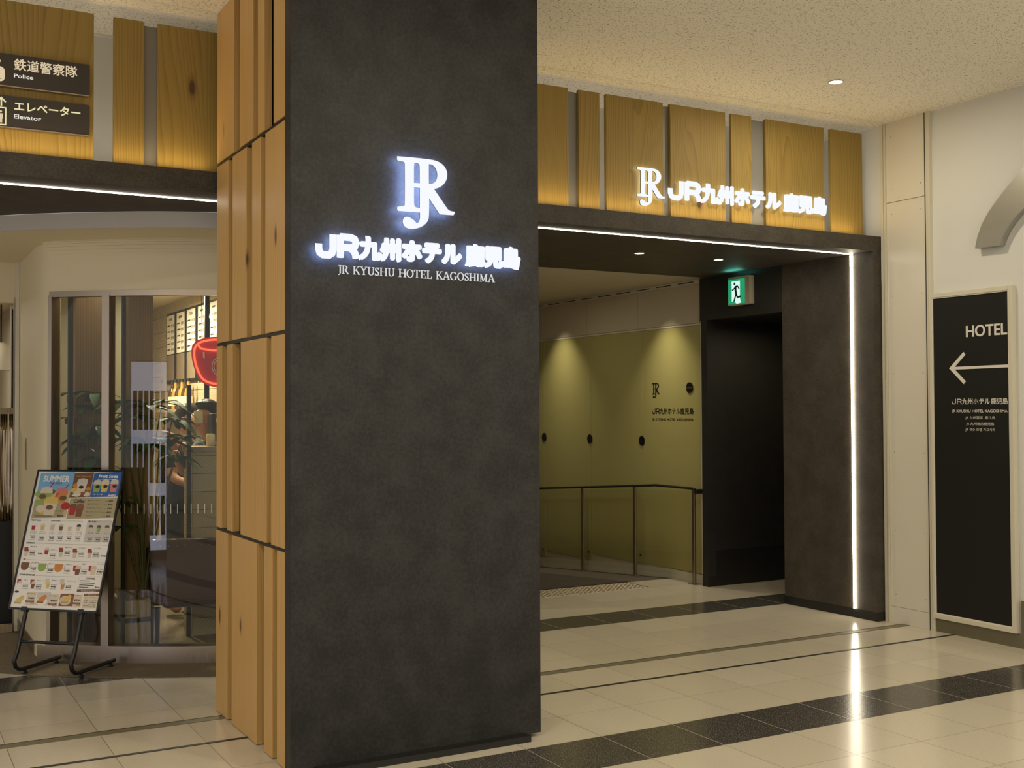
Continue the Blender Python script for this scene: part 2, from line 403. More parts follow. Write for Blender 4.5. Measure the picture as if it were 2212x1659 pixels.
# ------------------------------------------------------------------ shell of the place
CZ = 3.535; HB, HT = 2.627, 2.735; FY = 5.848; CX, CY = 2.78, 9.27
def arc(r, a0, a1, n): return [(CX+r*math.cos(R(a0+(a1-a0)*i/n)), CY+r*math.sin(R(a0+(a1-a0)*i/n))) for i in range(n+1)]
fl = MB()
fl.box((-7, -6, -.06), (9, 8.271, 0), M['floor']); fl.box((-7, 8.271, -.06), (3.9, 14, 0), M['floor'])
struct(fl.build('floor'), 'polished beige tile floor crossed by black speckled bands', 'floor')
ra = MB(); ra.hexa([(3.9, 8.271, -.06), (6.3, 8.271, -.06), (6.3, 13, -.40), (3.9, 13, -.40), (3.9, 8.271, -.001), (6.3, 8.271, -.001), (6.3, 13, -.341), (3.9, 13, -.341)], M['ramp'])
struct(ra.build('floor_ramp'), 'dark ramp sloping down into the corridor', 'ramp')
mt = MB(); sl = lambda y: -.001-.0719*(y-8.271)
mt.hexa([(4.1, 8.28, sl(8.28)), (5.77, 8.28, sl(8.28)), (5.77, 10.6, sl(10.6)), (4.1, 10.6, sl(10.6)), (4.1, 8.28, sl(8.28)+.009), (5.77, 8.28, sl(8.28)+.009), (5.77, 10.6, sl(10.6)+.009), (4.1, 10.6, sl(10.6)+.009)], M['mat'])
tag(mt.build('entrance_mat'), 'dark ribbed mat lying on the corridor ramp', 'mat')
# two grooves across the floor
g = MB(); g.box((-7, 5.632, 0), (6.30, 5.694, .003), M['olive']); g.box((-7, 5.690, 0), (6.30, 5.695, .004), M['black'])
struct(g.build('trim_1'), 'wide bronze strip set across the floor tiles', 'floor strip')
g = MB(); g.box((-7, 5.248, 0), (6.30, 5.260, .003), M['dark_metal']); g.box((-7, 5.266, 0), (6.3, 5.271, .002), M['black'])
struct(g.build('trim_2'), 'thin dark strip set across the floor tiles', 'floor strip')
# ceiling: main field, dark slot, strip, trim, part behind the screen
c = MB(); c.box((-7, -6, CZ), (6.31, 5.778, CZ+.05), M['ceiling'])
struct(c.build('ceiling'), 'cream ceiling of fissured acoustic tiles', 'ceiling')
c = MB(); c.box((-7, 5.790, CZ), (6.31, 6.42, CZ+.05), M['ceiling']); c.box((-7, 5.9, CZ-.006), (6.31, 5.912, CZ), M['white']); c.box((-7, 5.945, CZ-.004), (6.31, 5.95, CZ), M['white'])
struct(c.build('ceiling_edge'), 'narrow strip of ceiling above the wooden screens', 'ceiling')
c = MB(); c.box((-7, 5.776, CZ+.03), (6.31, 5.792, CZ+.05), M['black']); c.box((-7, 5.774, CZ-.003), (6.31, 5.779, CZ+.002), M['white'])
struct(c.build('trim_3'), 'dark slot running across the ceiling', 'ceiling slot')
w = MB(); w.box((-7, 6.42, HT), (6.31, 6.47, CZ+.05), M['cream']); w.box((-7, 6.40, CZ-.012), (6.31, 6.42, CZ), M['white'])
w.box((-7, 6.0, HT+.001), (6.3, 6.42, HT+.005), M['dark_metal'])
struct(w.build('wall_back'), 'cream wall seen through the gaps of the wooden screen', 'wall')
# right wall
w = MB(); w.box((6.31, 2.0, 0), (6.42, 5.40, CZ), M['cream']); w.box((6.31, 5.82, HT), (6.42, 6.42, CZ), M['cream']); w.box((6.31, 5.40, 0), (6.42, 5.85, CZ), M['cream'])
struct(w.build('wall_right'), 'plain cream wall beside the hanging hotel sign', 'wall')
pn = MB(); pn.box((6.296, 5.455, 2.967), (6.31, 5.795, CZ), M['cream_gloss']); pn.box((6.296, 5.455, .115), (6.31, 5.795, 2.962), M['cream_gloss']); pn.box((6.296, 5.455, 0), (6.31, 5.795, .113), M['cream_gloss'])
for z in (3.43, 3.06, 2.88, 2.3, 1.75, 1.2, .65, .2):
    for y in (5.49, 5.75): pn.lathe((6.2955, y, z), [(.004, 0), (.004, .002)], M['olive'], 8, 'x')
wp = struct(pn.build('wall_panel', bevel=.001), 'glossy cream wall panel between two vertical metal trims', 'wall panel')
t = MB(); t.box((6.290, 5.44, 0), (6.31, 5.453, CZ), M['dark_metal']); t.box((6.285, 5.425, 0), (6.31, 5.440, CZ), M['cream_trim']); t.box((6.280, 5.402, 0), (6.31, 5.420, CZ), M['cream_trim']); t.box((6.290, 5.420, 0), (6.31, 5.425, CZ), M['black'])
struct(t.build('trim_4'), 'cream metal trim between the glossy panel and the sign wall', 'trim')
t = MB(); t.box((6.285, 5.797, 0), (6.31, 5.812, CZ), M['cream_trim']); t.box((6.30, 5.812, 0), (6.31, 5.817, CZ), M['black']); t.box((6.285, 5.817, 0), (6.31, 5.840, CZ), M['cream_trim'])
struct(t.build('trim_5'), 'cream metal trim between the dark portal and the glossy panel', 'trim')
t = MB(); t.box((6.295, 2.0, 0), (6.31, 4.745, .298), M['olive']); t.box((6.295, 4.745, 0), (6.31, 5.40, .085), M['olive'])
struct(t.build('baseboard_right'), 'olive skirting below the hotel sign', 'skirting')

# ------------------------------------------------------------------ dark portal with light strips
po = thing('entrance_portal', 'dark stone portal framing the corridor, light strips in its soffit and jamb', 'portal', (6.25, FY, 0))
h = MB(); left = [(-3, FY), (6.295, FY), (6.295, 7.72), (2.9, 7.72), (2.9, 6.28)] + arc(3.06, 270, 190, 30) + [(-3, 8.6)]
h.prism(left, HB, HT, M['brown_panel']); h.build('header', po)
j = MB(); j.hexa([(6.214, FY, 0), (6.294, FY, 0), (6.294, 6.752, 0), (6.182, 6.752, 0), (6.214, FY, HB), (6.294, FY, HB), (6.294, 6.752, HB), (6.182, 6.752, HB)], M['brown_panel'])
j.build('jamb', po, .002)
j = MB(); j.hexa([(6.2125, FY-.0015, .001), (6.2945, FY-.0015, .001), (6.2945, 6.7535, .001), (6.1805, 6.7535, .001), (6.2125, FY-.0015, .065), (6.2945, FY-.0015, .065), (6.2945, 6.7535, .065), (6.1805, 6.7535, .065)], M['black'])
j.build('skirting', po)
l = MB(); l.box((2.72, 6.024, HB-.005), (6.196, 6.037, HB+.004), M['led']); o = l.build('light_strip', po); o['label'] = 'horizontal white light strip in the soffit'
l = MB(); l.box((-3, 6.065, HB-.005), (1.62, 6.078, HB+.004), M['led']); o = l.build('light_strip', po); o['label'] = 'white light strip left of the pillar'
jx = lambda y: 6.214-(y-FY)/(6.752-FY)*.032
l = MB(); l.hexa([(jx(6.04)-.012, 6.040, .065), (jx(6.04)+.004, 6.040, .065), (jx(6.054)+.004, 6.054, .065), (jx(6.054)-.012, 6.054, .065), (jx(6.04)-.012, 6.040, 2.618), (jx(6.04)+.004, 6.040, 2.618), (jx(6.054)+.004, 6.054, 2.618), (jx(6.054)-.012, 6.054, 2.618)], M['led_v'])
o = l.build('light_strip', po); o['label'] = 'vertical bright light strip in the jamb'

# ------------------------------------------------------------------ wooden screens
def screen(label, boards, greys, x0):
    t = thing('wooden_screen', label, 'wooden screen', (x0, 5.87, HT))
    for a, b in boards:
        q = MB(); q.box((a, 5.915, HT+.001), (b, 5.94, 3.476), M['cedar']); q.build('board', t, .002, loc=((a+b)/2, 5.925, 3.1))
        q = MB(); q.box((b-.07, 5.9405, HT+.001), (b-.03, 5.965, 3.42), M['dark_metal']); q.build('batten', t)
    for a, b in greys:
        q = MB(); q.box((a, 5.941, HT+.001), (b, 5.947, 3.463), M['grey_panel']); q.build('grey_panel', t)
    return t
screen('row of wooden boards right of the pillar, carrying the smaller lit sign', [(3.121, 3.705), (3.780, 3.935), (3.983, 4.422), (4.479, 4.934), (4.984, 5.158), (5.283, 5.816), (5.881, 6.186)], [(3.685, 3.796), (4.410, 4.490), (5.145, 5.296)], 3.121)
screen('row of wooden boards left of the pillar, carrying the police and elevator signs', [(-0.554, 0.201), (0.272, 0.946), (1.040, 1.188), (1.254, 1.762)], [(1.178, 1.269), (0.191, 0.282)], -0.554)

# ------------------------------------------------------------------ pillar
pl_ = thing('pillar', 'square pillar with a black stone front and a wooden plank side', 'pillar', (2.1, 5.2, 0)); pl_['kind'] = 'thing'
q = MB(); q.box((1.566, 4.62, .03), (2.695, 5.82, CZ), M['black']); q.build('core', pl_)
q = MB(); q.box((1.516, 4.600, .018), (2.714, 4.672, CZ), M['black_panel']); q.box((2.650, 4.672, .018), (2.714, 5.83, CZ), M['black_panel']); o = q.build('stone_panel', pl_, .0015); o['label'] = 'black mottled stone front panel'
q = MB(); q.box((1.60, 4.625, 0), (2.632, 5.78, .03), M['black']); q.box((1.62, 4.54, 0), (2.628, 4.60, .028), M['black']); q.build('plinth', pl_)
rows = [(2.766, CZ-.002, [(5.800, 5.489), (5.389, 5.168), (5.096, 4.997), (4.861, 4.676)]),
        (1.853, 2.748, [(5.800, 5.588), (5.515, 5.278), (5.188, 5.051), (4.982, 4.676)]),
        (.926, 1.836, [(5.805, 5.708), (5.609, 5.512), (5.372, 4.964), (4.896, 4.676)]),
        (.004, .910, [(5.810, 5.598), (5.523, 5.111), (4.999, 4.878), (4.813, 4.676)])]
for z0, z1, ps in rows:
    for y1, y0 in ps:
        q = MB(); q.box((1.526, y0, z0), (1.562, y1, z1), M['pine']); q.build('plank', pl_, .0015, loc=(1.54, (y0+y1)/2, (z0+z1)/2))
for z in (2.757, 1.8445, .918): q = MB(); q.box((1.532, 4.676, z-.007), (1.567, 5.81, z+.007), M['black']); q.build('joint_strip', pl_)

# ------------------------------------------------------------------ lit signs
EM_O = [(0.0016,0.993),(0.2809,1.0),(0.524,0.9994),(0.5976,0.9905),(0.6553,0.9718),(0.7045,0.9432),(0.7417,0.9019),(0.7639,0.8553),(0.7702,0.8109),(0.7636,0.7579),(0.7369,0.6991),(0.6871,0.6458),(0.6293,0.6106),(0.562,0.5897),(0.7563,0.3453),(0.7769,0.3209),(0.8099,0.3009),(0.8848,0.2958),(0.8832,0.2767),(0.8639,0.2431),(0.6487,0.2409),(0.4859,0.4529),(0.4849,0.1968),(0.4684,0.1361),(0.4237,0.0809),(0.3589,0.039),(0.2783,0.0108),(0.198,0.0),(0.1342,0.0114),(0.0946,0.0489),(0.0803,0.0952),(0.0933,0.1403),(0.1187,0.1622),(0.1546,0.1685),(0.1983,0.1596),(0.2466,0.1339),(0.2986,0.086),(0.3269,0.1066),(0.3415,0.1412),(0.3456,0.1784),(0.3456,0.2412),(0.0159,0.2368),(0.0016,0.2501),(0.0,0.2866),(0.0121,0.297),(0.1031,0.312),(0.1168,0.3291),(0.1181,0.895),(0.1111,0.9162),(0.0889,0.9289),(0.0133,0.9321),(0.0,0.9454)]
EM_H = [[(0.2564,0.9089),(0.2647,0.9232),(0.2888,0.9308),(0.317,0.9261),(0.337,0.9099),(0.3434,0.8845),(0.3427,0.65),(0.2558,0.6468)],
        [(0.2558,0.5843),(0.3443,0.5849),(0.3434,0.3002),(0.2951,0.3056),(0.2669,0.3196),(0.2552,0.352)],
        [(0.483,0.9318),(0.524,0.9302),(0.5646,0.9102),(0.5931,0.8721),(0.6112,0.8255),(0.615,0.781),(0.6052,0.7353),(0.5805,0.6918),(0.5436,0.6639),(0.5148,0.6547),(0.4824,0.6509)]]
def soften(L, n=2, lim=42):
    """round a closed outline, keeping its sharp corners"""
    P = [(Vector(p), None) for p in L]; N_ = len(L)
    P = [(Vector(L[i]), abs((Vector(L[i])-Vector(L[i-1])).angle(Vector(L[(i+1) % N_])-Vector(L[i]), 0)) > R(lim)) for i in range(N_)]
    for _ in range(n):
        Q = []
        for i, (p, sharp) in enumerate(P):
            if sharp: Q.append((p, True)); continue
            a, b = P[i-1][0], P[(i+1) % len(P)][0]; Q += [(p.lerp(a, .25), False), (p.lerp(b, .25), False)]
        P = Q
    return [tuple(p) for p, _ in P]
def emblem_shape(thin=0):
    """filled outline with its three holes, as a triangulated 2D mesh with its border"""
    key = ('em', thin)
    if key in _tc: return _tc[key]
    c = bpy.data.curves.new('e', 'CURVE'); c.dimensions = '2D'; c.fill_mode = 'BOTH'; c.offset = -thin
    for L in [soften(x) for x in [EM_O]+EM_H]:
        sp = c.splines.new('POLY'); sp.points.add(len(L)-1); sp.use_cyclic_u = True
        for i, (a, b) in enumerate(L): sp.points[i].co = (a, b, 0, 1)
    o = bpy.data.objects.new('e', c); COL.objects.link(o); bpy.context.view_layer.update()
    me = bpy.data.meshes.new_from_object(o.evaluated_get(bpy.context.evaluated_depsgraph_get()))
    v = [(p.co.x, p.co.y) for p in me.vertices]; f = [tuple(p.vertices) for p in me.polygons]; ec = {}
    for q_ in f:
        for i in range(len(q_)):
            e = tuple(sorted((q_[i], q_[(i+1) % len(q_)]))); ec.setdefault(e, []).append((q_[i], q_[(i+1) % len(q_)]))
    bnd = [x[0] for x in ec.values() if len(x) == 1]
    bpy.data.objects.remove(o); bpy.data.curves.remove(c); _tc[key] = (v, f, bnd); return _tc[key]
def emblem(mb, x, z, H, pl, mf, d0=0, d1=None, ms=None, thin=0):
    v, f, bnd = emblem_shape(thin); P = [(x+a*H, z+b*H) for a, b in v]; n = len(P)
    if d1 is None: mb.raw([pl(a, b, d0) for a, b in P], f, mf); return
    mb.raw([pl(a, b, d1) for a, b in P], f, mf)
    mb.raw([pl(a, b, d1) for a, b in P]+[pl(a, b, d0) for a, b in P], [(e1, e0, n+e0, n+e1) for e0, e1 in bnd], M['black'])
    mb.raw([pl(a, b, d0) for a, b in P], [tuple(reversed(q_)) for q_ in f], ms)
JST = [(.86, 1), (.86, .34), (.80, .17), (.66, .08), (.36, .08), (.20, .17), (.14, .34), (.14, .56)]
RST = [[(.13, 0), (.13, 1)], [(.13, .92), (.62, .92), (.80, .85), (.87, .70), (.80, .53), (.62, .46), (.13, .46)], [(.55, .46), (.74, .36), (.84, .18), (.86, 0)]]
def jr_letters(mb, x, z, w, h_, wt, pl, mf, d0=0, d1=None):
    jw = w*.46
    mb.stroke([(x+a*jw, z+b*h_) for a, b in JST], wt, pl, mf, d0, d1)
    for k in RST: mb.stroke([(x+w*.5+a*w*.5, z+b*h_) for a, b in k], wt, pl, mf, d0, d1)
def name_line(mb, x, z, w, h_, pl, mf, wt, bold, d=0, depth=0, gap=True):
    jr_letters(mb, x, z+h_*.04, w*.195, h_*.92, wt, pl, mf, d, d+depth if depth else None)
    if gap: parts = (('九州ホテル', .195, .695), ('鹿児島', .712, 1.0))
    else: parts = (('九州ホテル', .19, .685), ('鹿児島', .69, 1.0))
    for b_, a0, a1 in parts: write(mb, b_, x+w*a0, z, w*(a1-a0), h_, pl, mf, bold, d, depth)
# serif capitals for the small line
SG = {'J': (.42, [((.26, 1), (.26, .05), .13), ((.26, .05), (.17, -.12), .09), ((.17, -.12), (.03, -.16), .07), ((.08, .975), (.42, .975), .05)], []),
 'R': (.78, [((.17, 0), (.17, 1), .13), ((.38, .5), (.72, 0), .12), ((.02, .025), (.33, .025), .05), ((.02, .975), (.36, .975), .05), ((.60, .025), (.80, .025), .05)], [(.34, .745, .23, .23, -90, 90)]),
 'K': (.84, [((.17, 0), (.17, 1), .13), ((.22, .40), (.66, .97), .05), ((.36, .56), (.74, .02), .12), ((.02, .025), (.33, .025), .05), ((.02, .975), (.33, .975), .05), ((.55, .975), (.82, .975), .05), ((.58, .025), (.86, .025), .05)], []),
 'Y': (.78, [((.12, .98), (.40, .48), .12), ((.68, .98), (.40, .48), .05), ((.40, .5), (.40, 0), .12), ((.0, .975), (.27, .975), .05), ((.54, .975), (.80, .975), .05), ((.26, .025), (.54, .025), .05)], []),
 'U': (.82, [((.18, .98), (.18, .3), .12), ((.68, .98), (.68, .3), .05), ((.02, .975), (.34, .975), .05), ((.55, .975), (.82, .975), .05)], [(.43, .31, .25, .28, 180, 360)]),
 'S': (.56, [((.46, .98), (.46, .74), .05), ((.08, .02), (.08, .28), .05), ((.12, .66), (.46, .36), .13)], [(.28, .74, .17, .23, 20, 210), (.28, .26, .19, .23, -160, 35)]),
 'H': (.92, [((.17, 0), (.17, 1), .13), ((.75, 0), (.75, 1), .13), ((.17, .51), (.75, .51), .05), ((.02, .025), (.33, .025), .05), ((.02, .975), (.33, .975), .05), ((.60, .025), (.91, .025), .05), ((.60, .975), (.91, .975), .05)], []),
 'O': (.88, [], [(.43, .5, .36, .49, 0, 360)]),
 'T': (.74, [((.36, 0), (.36, 1), .13), ((.02, .975), (.70, .975), .05), ((.025, 1), (.025, .76), .04), ((.695, 1), (.695, .76), .04), ((.20, .025), (.52, .025), .05)], []),
 'E': (.74, [((.17, 0), (.17, 1), .13), ((.02, .975), (.62, .975), .05), ((.17, .51), (.5, .51), .05), ((.02, .025), (.66, .025), .05), ((.61, 1), (.61, .78), .04), ((.65, 0), (.65, .24), .04), ((.5, .62), (.5, .4), .04)], []),
 'L': (.68, [((.17, 0), (.17, 1), .13), ((.02, .975), (.33, .975), .05), ((.02, .025), (.62, .025), .05), ((.61, 0), (.61, .28), .04)], []),
 'A': (.86, [((.40, 1), (.10, .02), .05), ((.42, 1), (.74, .02), .13), ((.2, .34), (.6, .34), .05), ((-.02, .025), (.22, .025), .05), ((.58, .025), (.88, .025), .05)], []),
 'G': (.88, [((.72, .40), (.72, .06), .11), ((.56, .42), (.86, .42), .05), ((.70, .96), (.70, .74), .04)], [(.43, .5, .36, .49, 45, 320)]),
 'I': (.38, [((.17, 0), (.17, 1), .13), ((.02, .025), (.33, .025), .05), ((.02, .975), (.33, .975), .05)], []),
 'M': (1.06, [((.16, 0), (.16, 1), .05), ((.16, 1), (.48, .06), .12), ((.48, .06), (.82, 1), .05), ((.84, 0), (.84, 1), .13), ((.02, .025), (.30, .025), .05), ((.02, .975), (.2, .975), .05), ((.68, .025), (1.0, .025), .05), ((.80, .975), (1.0, .975), .05)], []), ' ': (.42, [], [])}
def serif_line(mb, text, x, z, w, h_, pl, mt_, d0, d1, zb=None):
    k = w/(sum(SG[c_][0]+.03 for c_ in text)); cx = x
    for c_ in text:
        adv, st, ar = SG[c_]
        for a, b, t in st: mb.stroke([(cx+a[0]*k, z+a[1]*h_), (cx+b[0]*k, z+b[1]*h_)], t*min(k, h_)*1.0, pl, mt_, d0, d1)
        for ax_, ay_, rx, ry, a0, a1 in ar:
            n = 14; P = []; ws = []
            for i in range(n+1):
                a = R(a0+(a1-a0)*i/n); P.append((cx+(ax_+rx*math.cos(a))*k, z+(ay_+ry*math.sin(a))*h_)); ws.append((.045+.085*abs(math.cos(a)))*min(k, h_))
            mb.stroke(P, ws, pl, mt_, d0, d1)
        cx += (adv+.03)*k

sg = thing('lit_sign', 'large lit white sign with monogram and two text lines on the black pillar', 'lit sign', (2.1, 4.59, 2.1))
P1 = plane((0, 4.598, 0), (1, 0, 0), (0, 0, 1))
q = MB(); emblem(q, 1.979, 2.298, .3145, P1, M['lit'], .037, .041, M['halo']); q.build('monogram', sg)
q = MB(); PF = lambda x, y, d=0: P1(x, y, d)
lean = lambda x, y, d=0: P1(x, y, d)
name_line(q, 1.612, 2.150, .981, .104, lean, M['lit'], .0305, .0082, .037, .004); q.build('japanese_lettering', sg)
q = MB(); name_line(q, 1.612, 2.150, .981, .104, lean, M['halo'], .020, 0, .035, 0); q.build('back_light', sg)
q = MB(); serif_line(q, 'JR KYUSHU HOTEL KAGOSHIMA', 1.722, 2.091, .756, .035, P1, M['serif'], .002, .007); q.build('english_lettering', sg)

sg = thing('lit_sign', 'smaller lit white sign with monogram on the wooden boards above the entrance', 'lit sign', (4.9, 5.87, 2.85))
P2 = plane((0, 5.912, 0), (1, 0, 0), (0, 0, 1))
q = MB(); emblem(q, 4.194, 2.791, 0.2447, P2, M['lit'], .020, .027, M['halo2']); q.build('monogram', sg)
q = MB(); name_line(q, 4.438, 2.851, 1.374, 0.1309, P2, M['lit'], .034, .0095, .020, .007); q.build('japanese_lettering', sg)
q = MB(); name_line(q, 4.438, 2.851, 1.374, 0.1309, P2, M['halo2'], .022, 0, .017, 0); q.build('back_light', sg)

# ------------------------------------------------------------------ direction signs on the left boards
def roundrect(x0, y0, x1, y1, r, n=5):
    P = []
    for cx, cy, a in ((x1-r, y0+r, -90), (x1-r, y1-r, 0), (x0+r, y1-r, 90), (x0+r, y0+r, 180)):
        P += [(cx+r*math.cos(R(a+90*i/n)), cy+r*math.sin(R(a+90*i/n))) for i in range(n+1)]
    return P
M['sign_brown'] = mat('dark_brown_sign', (.040, .031, .024), .4)
M['sign_letter'] = emis('lit_cream_letter', (1, .80, .52), .72)
M['sign_white'] = emis('lit_white_letter', (1, .95, .84), .80)
M['sign_letter2'] = emis('lit_pale_yellow_letter', (1, .90, .48), .80)
P3 = plane((0, 5.913, 0), (1, 0, 0), (0, 0, 1))
k3 = 5.845/5.83
def wsign(label, z0, z1):
    t = thing('direction_sign', label, 'sign', (.5, 5.86, z0), 'direction signs on the left boards')
    q = MB(); q.slab(roundrect(.02, z0, 0.9228, z1, .008), P3, M['sign_brown'], .001, .026); q.build('panel', t)
    q = MB(); q.slab([(.02, z0-.005), (0.9182, z0-.005), (0.9182, z0), (.02, z0)], P3, M['steel'], .001, .028); q.build('edge_strip', t)
    return t
t = wsign('upper dark brown police sign on the left wooden boards', 3.0585, 3.2105)
q = MB(); write(q, '鉄道警察隊', 0.5799, 3.1370, 0.2849, 0.0564, P3, M['sign_letter'], .0008, .0268); q.build('japanese_lettering', t); q = MB(); write(q, 'Police', 0.5799, 3.1008, .086, .019, P3, M['sign_white'], .0006, .0268); q.build('english_lettering', t)
q = MB(); q.flat(roundrect(0.4027, 3.0746, 0.5397, 3.1461, .02), P3, M['sign_letter'], .0268); q.flat([(0.4128, 3.0887), (0.5256, 3.0867), (0.5256, 3.0897), (0.4128, 3.0917)], P3, M['sign_brown'], .027)
q.flat([(0.4430, 3.1461), (0.5034, 3.1461), (0.5185, 3.1612), (0.5226, 3.1763), (.42, 3.1763), (.43, 3.1612)], P3, M['sign_letter'], .0268); q.build('pictogram', t)
t = wsign('lower dark brown elevator sign on the left wooden boards', 2.8622, 3.0112)
q = MB(); write(q, 'エレベーター', 0.5820, 2.9437, .298, .045, P3, M['sign_letter2'], .0012, .0268); q.build('japanese_lettering', t); q = MB(); write(q, 'Elevator', 0.5809, 2.9055, .121, .021, P3, M['sign_white'], .0006, .0268); q.build('english_lettering', t)
q = MB()
for a in ([(0.4480, 2.8702), (0.5447, 2.8702), (0.5447, 2.9508), (0.4480, 2.9508), (0.4480, 2.8702)],): q.stroke(a, .006, P3, M['sign_letter2'], .0268)
q.stroke([(0.5085, 2.9780), (0.5256, 2.9981), (0.5447, 2.9780)], .007, P3, M['sign_letter2'], .0268); q.stroke([(0.5256, 2.9951), (0.5256, 2.9578)], .007, P3, M['sign_letter2'], .0268)
for x in (0.4662, 0.4964, 0.5236):
    q.flat([(x+.0055*math.cos(a*.6), 2.9317+.0055*math.sin(a*.6)) for a in range(10)], P3, M['sign_letter'], .0268)
    q.flat([(x-.009, 2.9226), (x+.009, 2.9226), (x+.010, 2.8984), (x+.006, 2.8984), (x+.006, 2.8793), (x-.006, 2.8793), (x-.006, 2.8984), (x-.010, 2.8984)][::-1], P3, M['sign_letter'], .0268)
q.build('pictogram', t)

# ------------------------------------------------------------------ hotel sign on the right wall
t = thing('wall_sign', 'tall black hotel sign with a white arrow in a cream frame', 'sign', (6.30, 5.08, .1))
P4 = plane((6.278, 0, 0), (0, -1, 0), (0, 0, 1))     # x on the plane = -Y
q = MB()
y0, y1, z0, z1 = 4.760, 5.410, .092, 2.283
for a, b in (((6.268, y0, z0), (6.309, y0+.030, z1)), ((6.268, y1-.022, z0), (6.309, y1, z1)), ((6.268, y0+.030, z0), (6.309, y1-.022, z0+.032)), ((6.268, y0+.030, z1-.030), (6.309, y1-.022, z1))): q.box(a, b, M['cream_trim'])
q.build('frame', t, .003)
q = MB()
for a, b in (((6.273, y0+.030, z0+.032), (6.30, y0+.036, z1-.03)), ((6.273, y1-.028, z0+.032), (6.30, y1-.022, z1-.03)), ((6.273, y0+.036, z0+.032), (6.30, y1-.028, z0+.038)), ((6.273, y0+.036, z1-.036), (6.30, y1-.028, z1-.03))): q.box(a, b, M['white'])
q.build('inner_bead', t)
q = MB(); q.box((6.279, y0+.03, z0+.03), (6.2995, y1-.022, z1-.03), M['sign_black']); q.build('panel', t)
q = MB(); write(q, 'HOTEL', -5.115, 1.972, .312, .076, P4, M['white'], .0018, .0, .003); q.build('heading', t)
q = MB(); q.stroke([(-5.13, 1.868), (-5.236, 1.772), (-5.13, 1.674)], .024, P4, M['white'], 0, .003); q.stroke([(-5.225, 1.772), (-4.797, 1.773)], .018, P4, M['white'], 0, .0032); q.build('arrow', t)
q = MB(); name_line(q, -5.240, 1.531, .434, .040, P4, M['white'], .0055, .0007, .0006); q.build('hotel_name', t); q = MB(); write(q, 'JR KYUSHU HOTEL KAGOSHIMA', -5.236, 1.473, .427, .024, P4, M['white'], .0005, .0006)
q.build('english_name', t); q = MB(); write(q, 'JR 九州酒店  鹿儿岛', -5.130, 1.432, .227, .023, P4, M['white'], 0, .0006); q.build('foreign_name', t); q = MB(); write(q, 'JR 九州飯店鹿児島', -5.124, 1.392, .214, .023, P4, M['white'], 0, .0006); q.build('foreign_name', t); q = MB(); write(q, 'JR 큐슈 호텔 가고시마', -5.131, 1.354, .230, .023, P4, M['white'], 0, .0006)
q.build('foreign_name', t)

# stainless arch on the right wall
t = thing('steel_arch', 'curved stainless steel arch band mounted high on the cream right wall', 'arch', (6.3, 4.7, 2.5))
out = [(5.020, 2.545), (5.000, 2.62), (4.965, 2.695), (4.915, 2.765), (4.840, 2.843), (4.75, 2.925), (4.645, 3.012), (4.50, 3.09), (4.30, 3.155), (4.10, 3.175), (3.90, 3.155), (3.70, 3.09)]
inn = [(4.834, 2.541), (4.815, 2.585), (4.783, 2.634), (4.75, 2.672), (4.70, 2.718), (4.649, 2.754), (4.58, 2.80), (4.45, 2.865), (4.28, 2.91), (4.10, 2.925), (3.92, 2.91), (3.75, 2.865)]
q = MB()
for i in range(len(out)-1):
    (a, b), (c_, d_), (e, f_), (g_, h2) = out[i], out[i+1], inn[i+1], inn[i]
    q.hexa([(6.255, a, b), (6.255, c_, d_), (6.255, e, f_), (6.255, g_, h2), (6.309, a, b), (6.309, c_, d_), (6.309, e, f_), (6.309, g_, h2)], M['grey_steel'])
bm_o = q.build('band', t); 
for a, b in ((4.855, 2.836), (4.735, 2.942)): q = MB(); q.box((6.275, a-.006, b-.006), (6.309, a+.006, b+.006), M['dark_metal']); q.build('bolt', t)

# ------------------------------------------------------------------ downlights
def downlight(name, label, x, y, z, r, group):
    t = thing(name, label, 'downlight', (x, y, z), group)
    q = MB(); n = 32
    prof = [(r*1.18, -.004), (r*1.16, -.006), (r, -.006), (r*.92, .03)]
    v = []; f = []
    for rr, zz in prof:
        for k in range(n): v.append((x+rr*math.cos(2*PI*k/n), y+rr*math.sin(2*PI*k/n), z+zz))
    for i in range(3):
        for k in range(n): f.append((i*n+k, i*n+(k+1) % n, (i+1)*n+(k+1) % n, (i+1)*n+k))
    q.raw(v, f, M['white']); q.build('trim_ring', t, smooth=True)
    q = MB(); q.lathe((x, y, z), [(r*.97, -.003), (r*.9, -.002)], M['lamp'], 32); q.build('lamp_face', t)
downlight('downlight', 'round white downlight in the tiled ceiling', 5.205, 5.184, CZ, .040, None)
downlight('downlight', 'small round downlight in the black soffit, nearer the pillar', 4.783, 6.689, HB, .034, 'soffit downlights')
downlight('downlight', 'small round downlight in the black soffit, nearer the exit sign', 5.518, 6.707, HB, .034, 'soffit downlights')

# ------------------------------------------------------------------ side wall of the passage, door, exit sign
w = MB(); w.hexa([(6.182, 6.752, 2.262), (6.30, 6.752, 2.262), (6.30, 7.79, 2.262), (6.20, 7.79, 2.262), (6.182, 6.752, HB), (6.30, 6.752, HB), (6.30, 7.79, HB), (6.20, 7.79, HB)], M['blackwall'])
w.box((6.198, 7.700, 0), (6.285, 7.772, 2.262), M['blackwall']); w.box((6.196, 7.698, 0), (6.285, 7.774, .085), M['black'])
struct(w.build('wall_passage'), 'black wall and post around the dark side opening', 'wall')
w = MB(); w.box((6.2851, 7.712, 0), (9, 7.80, 2.7), M['black']); w.box((6.2851, 7.706, .004), (9, 7.712, .297), M['black']); w.box((6.2851, 7.708, .30), (9, 7.712, 2.262), M['blackwall'])
w.box((6.3, 6.752, 2.262), (9, 7.71, 2.3), M['black']); w.box((8.9, 6.0, 0), (9, 7.71, 2.3), M['blackwall']); w.box((6.31, 6.66, 0), (9, 6.752, 2.3), M['blackwall'])
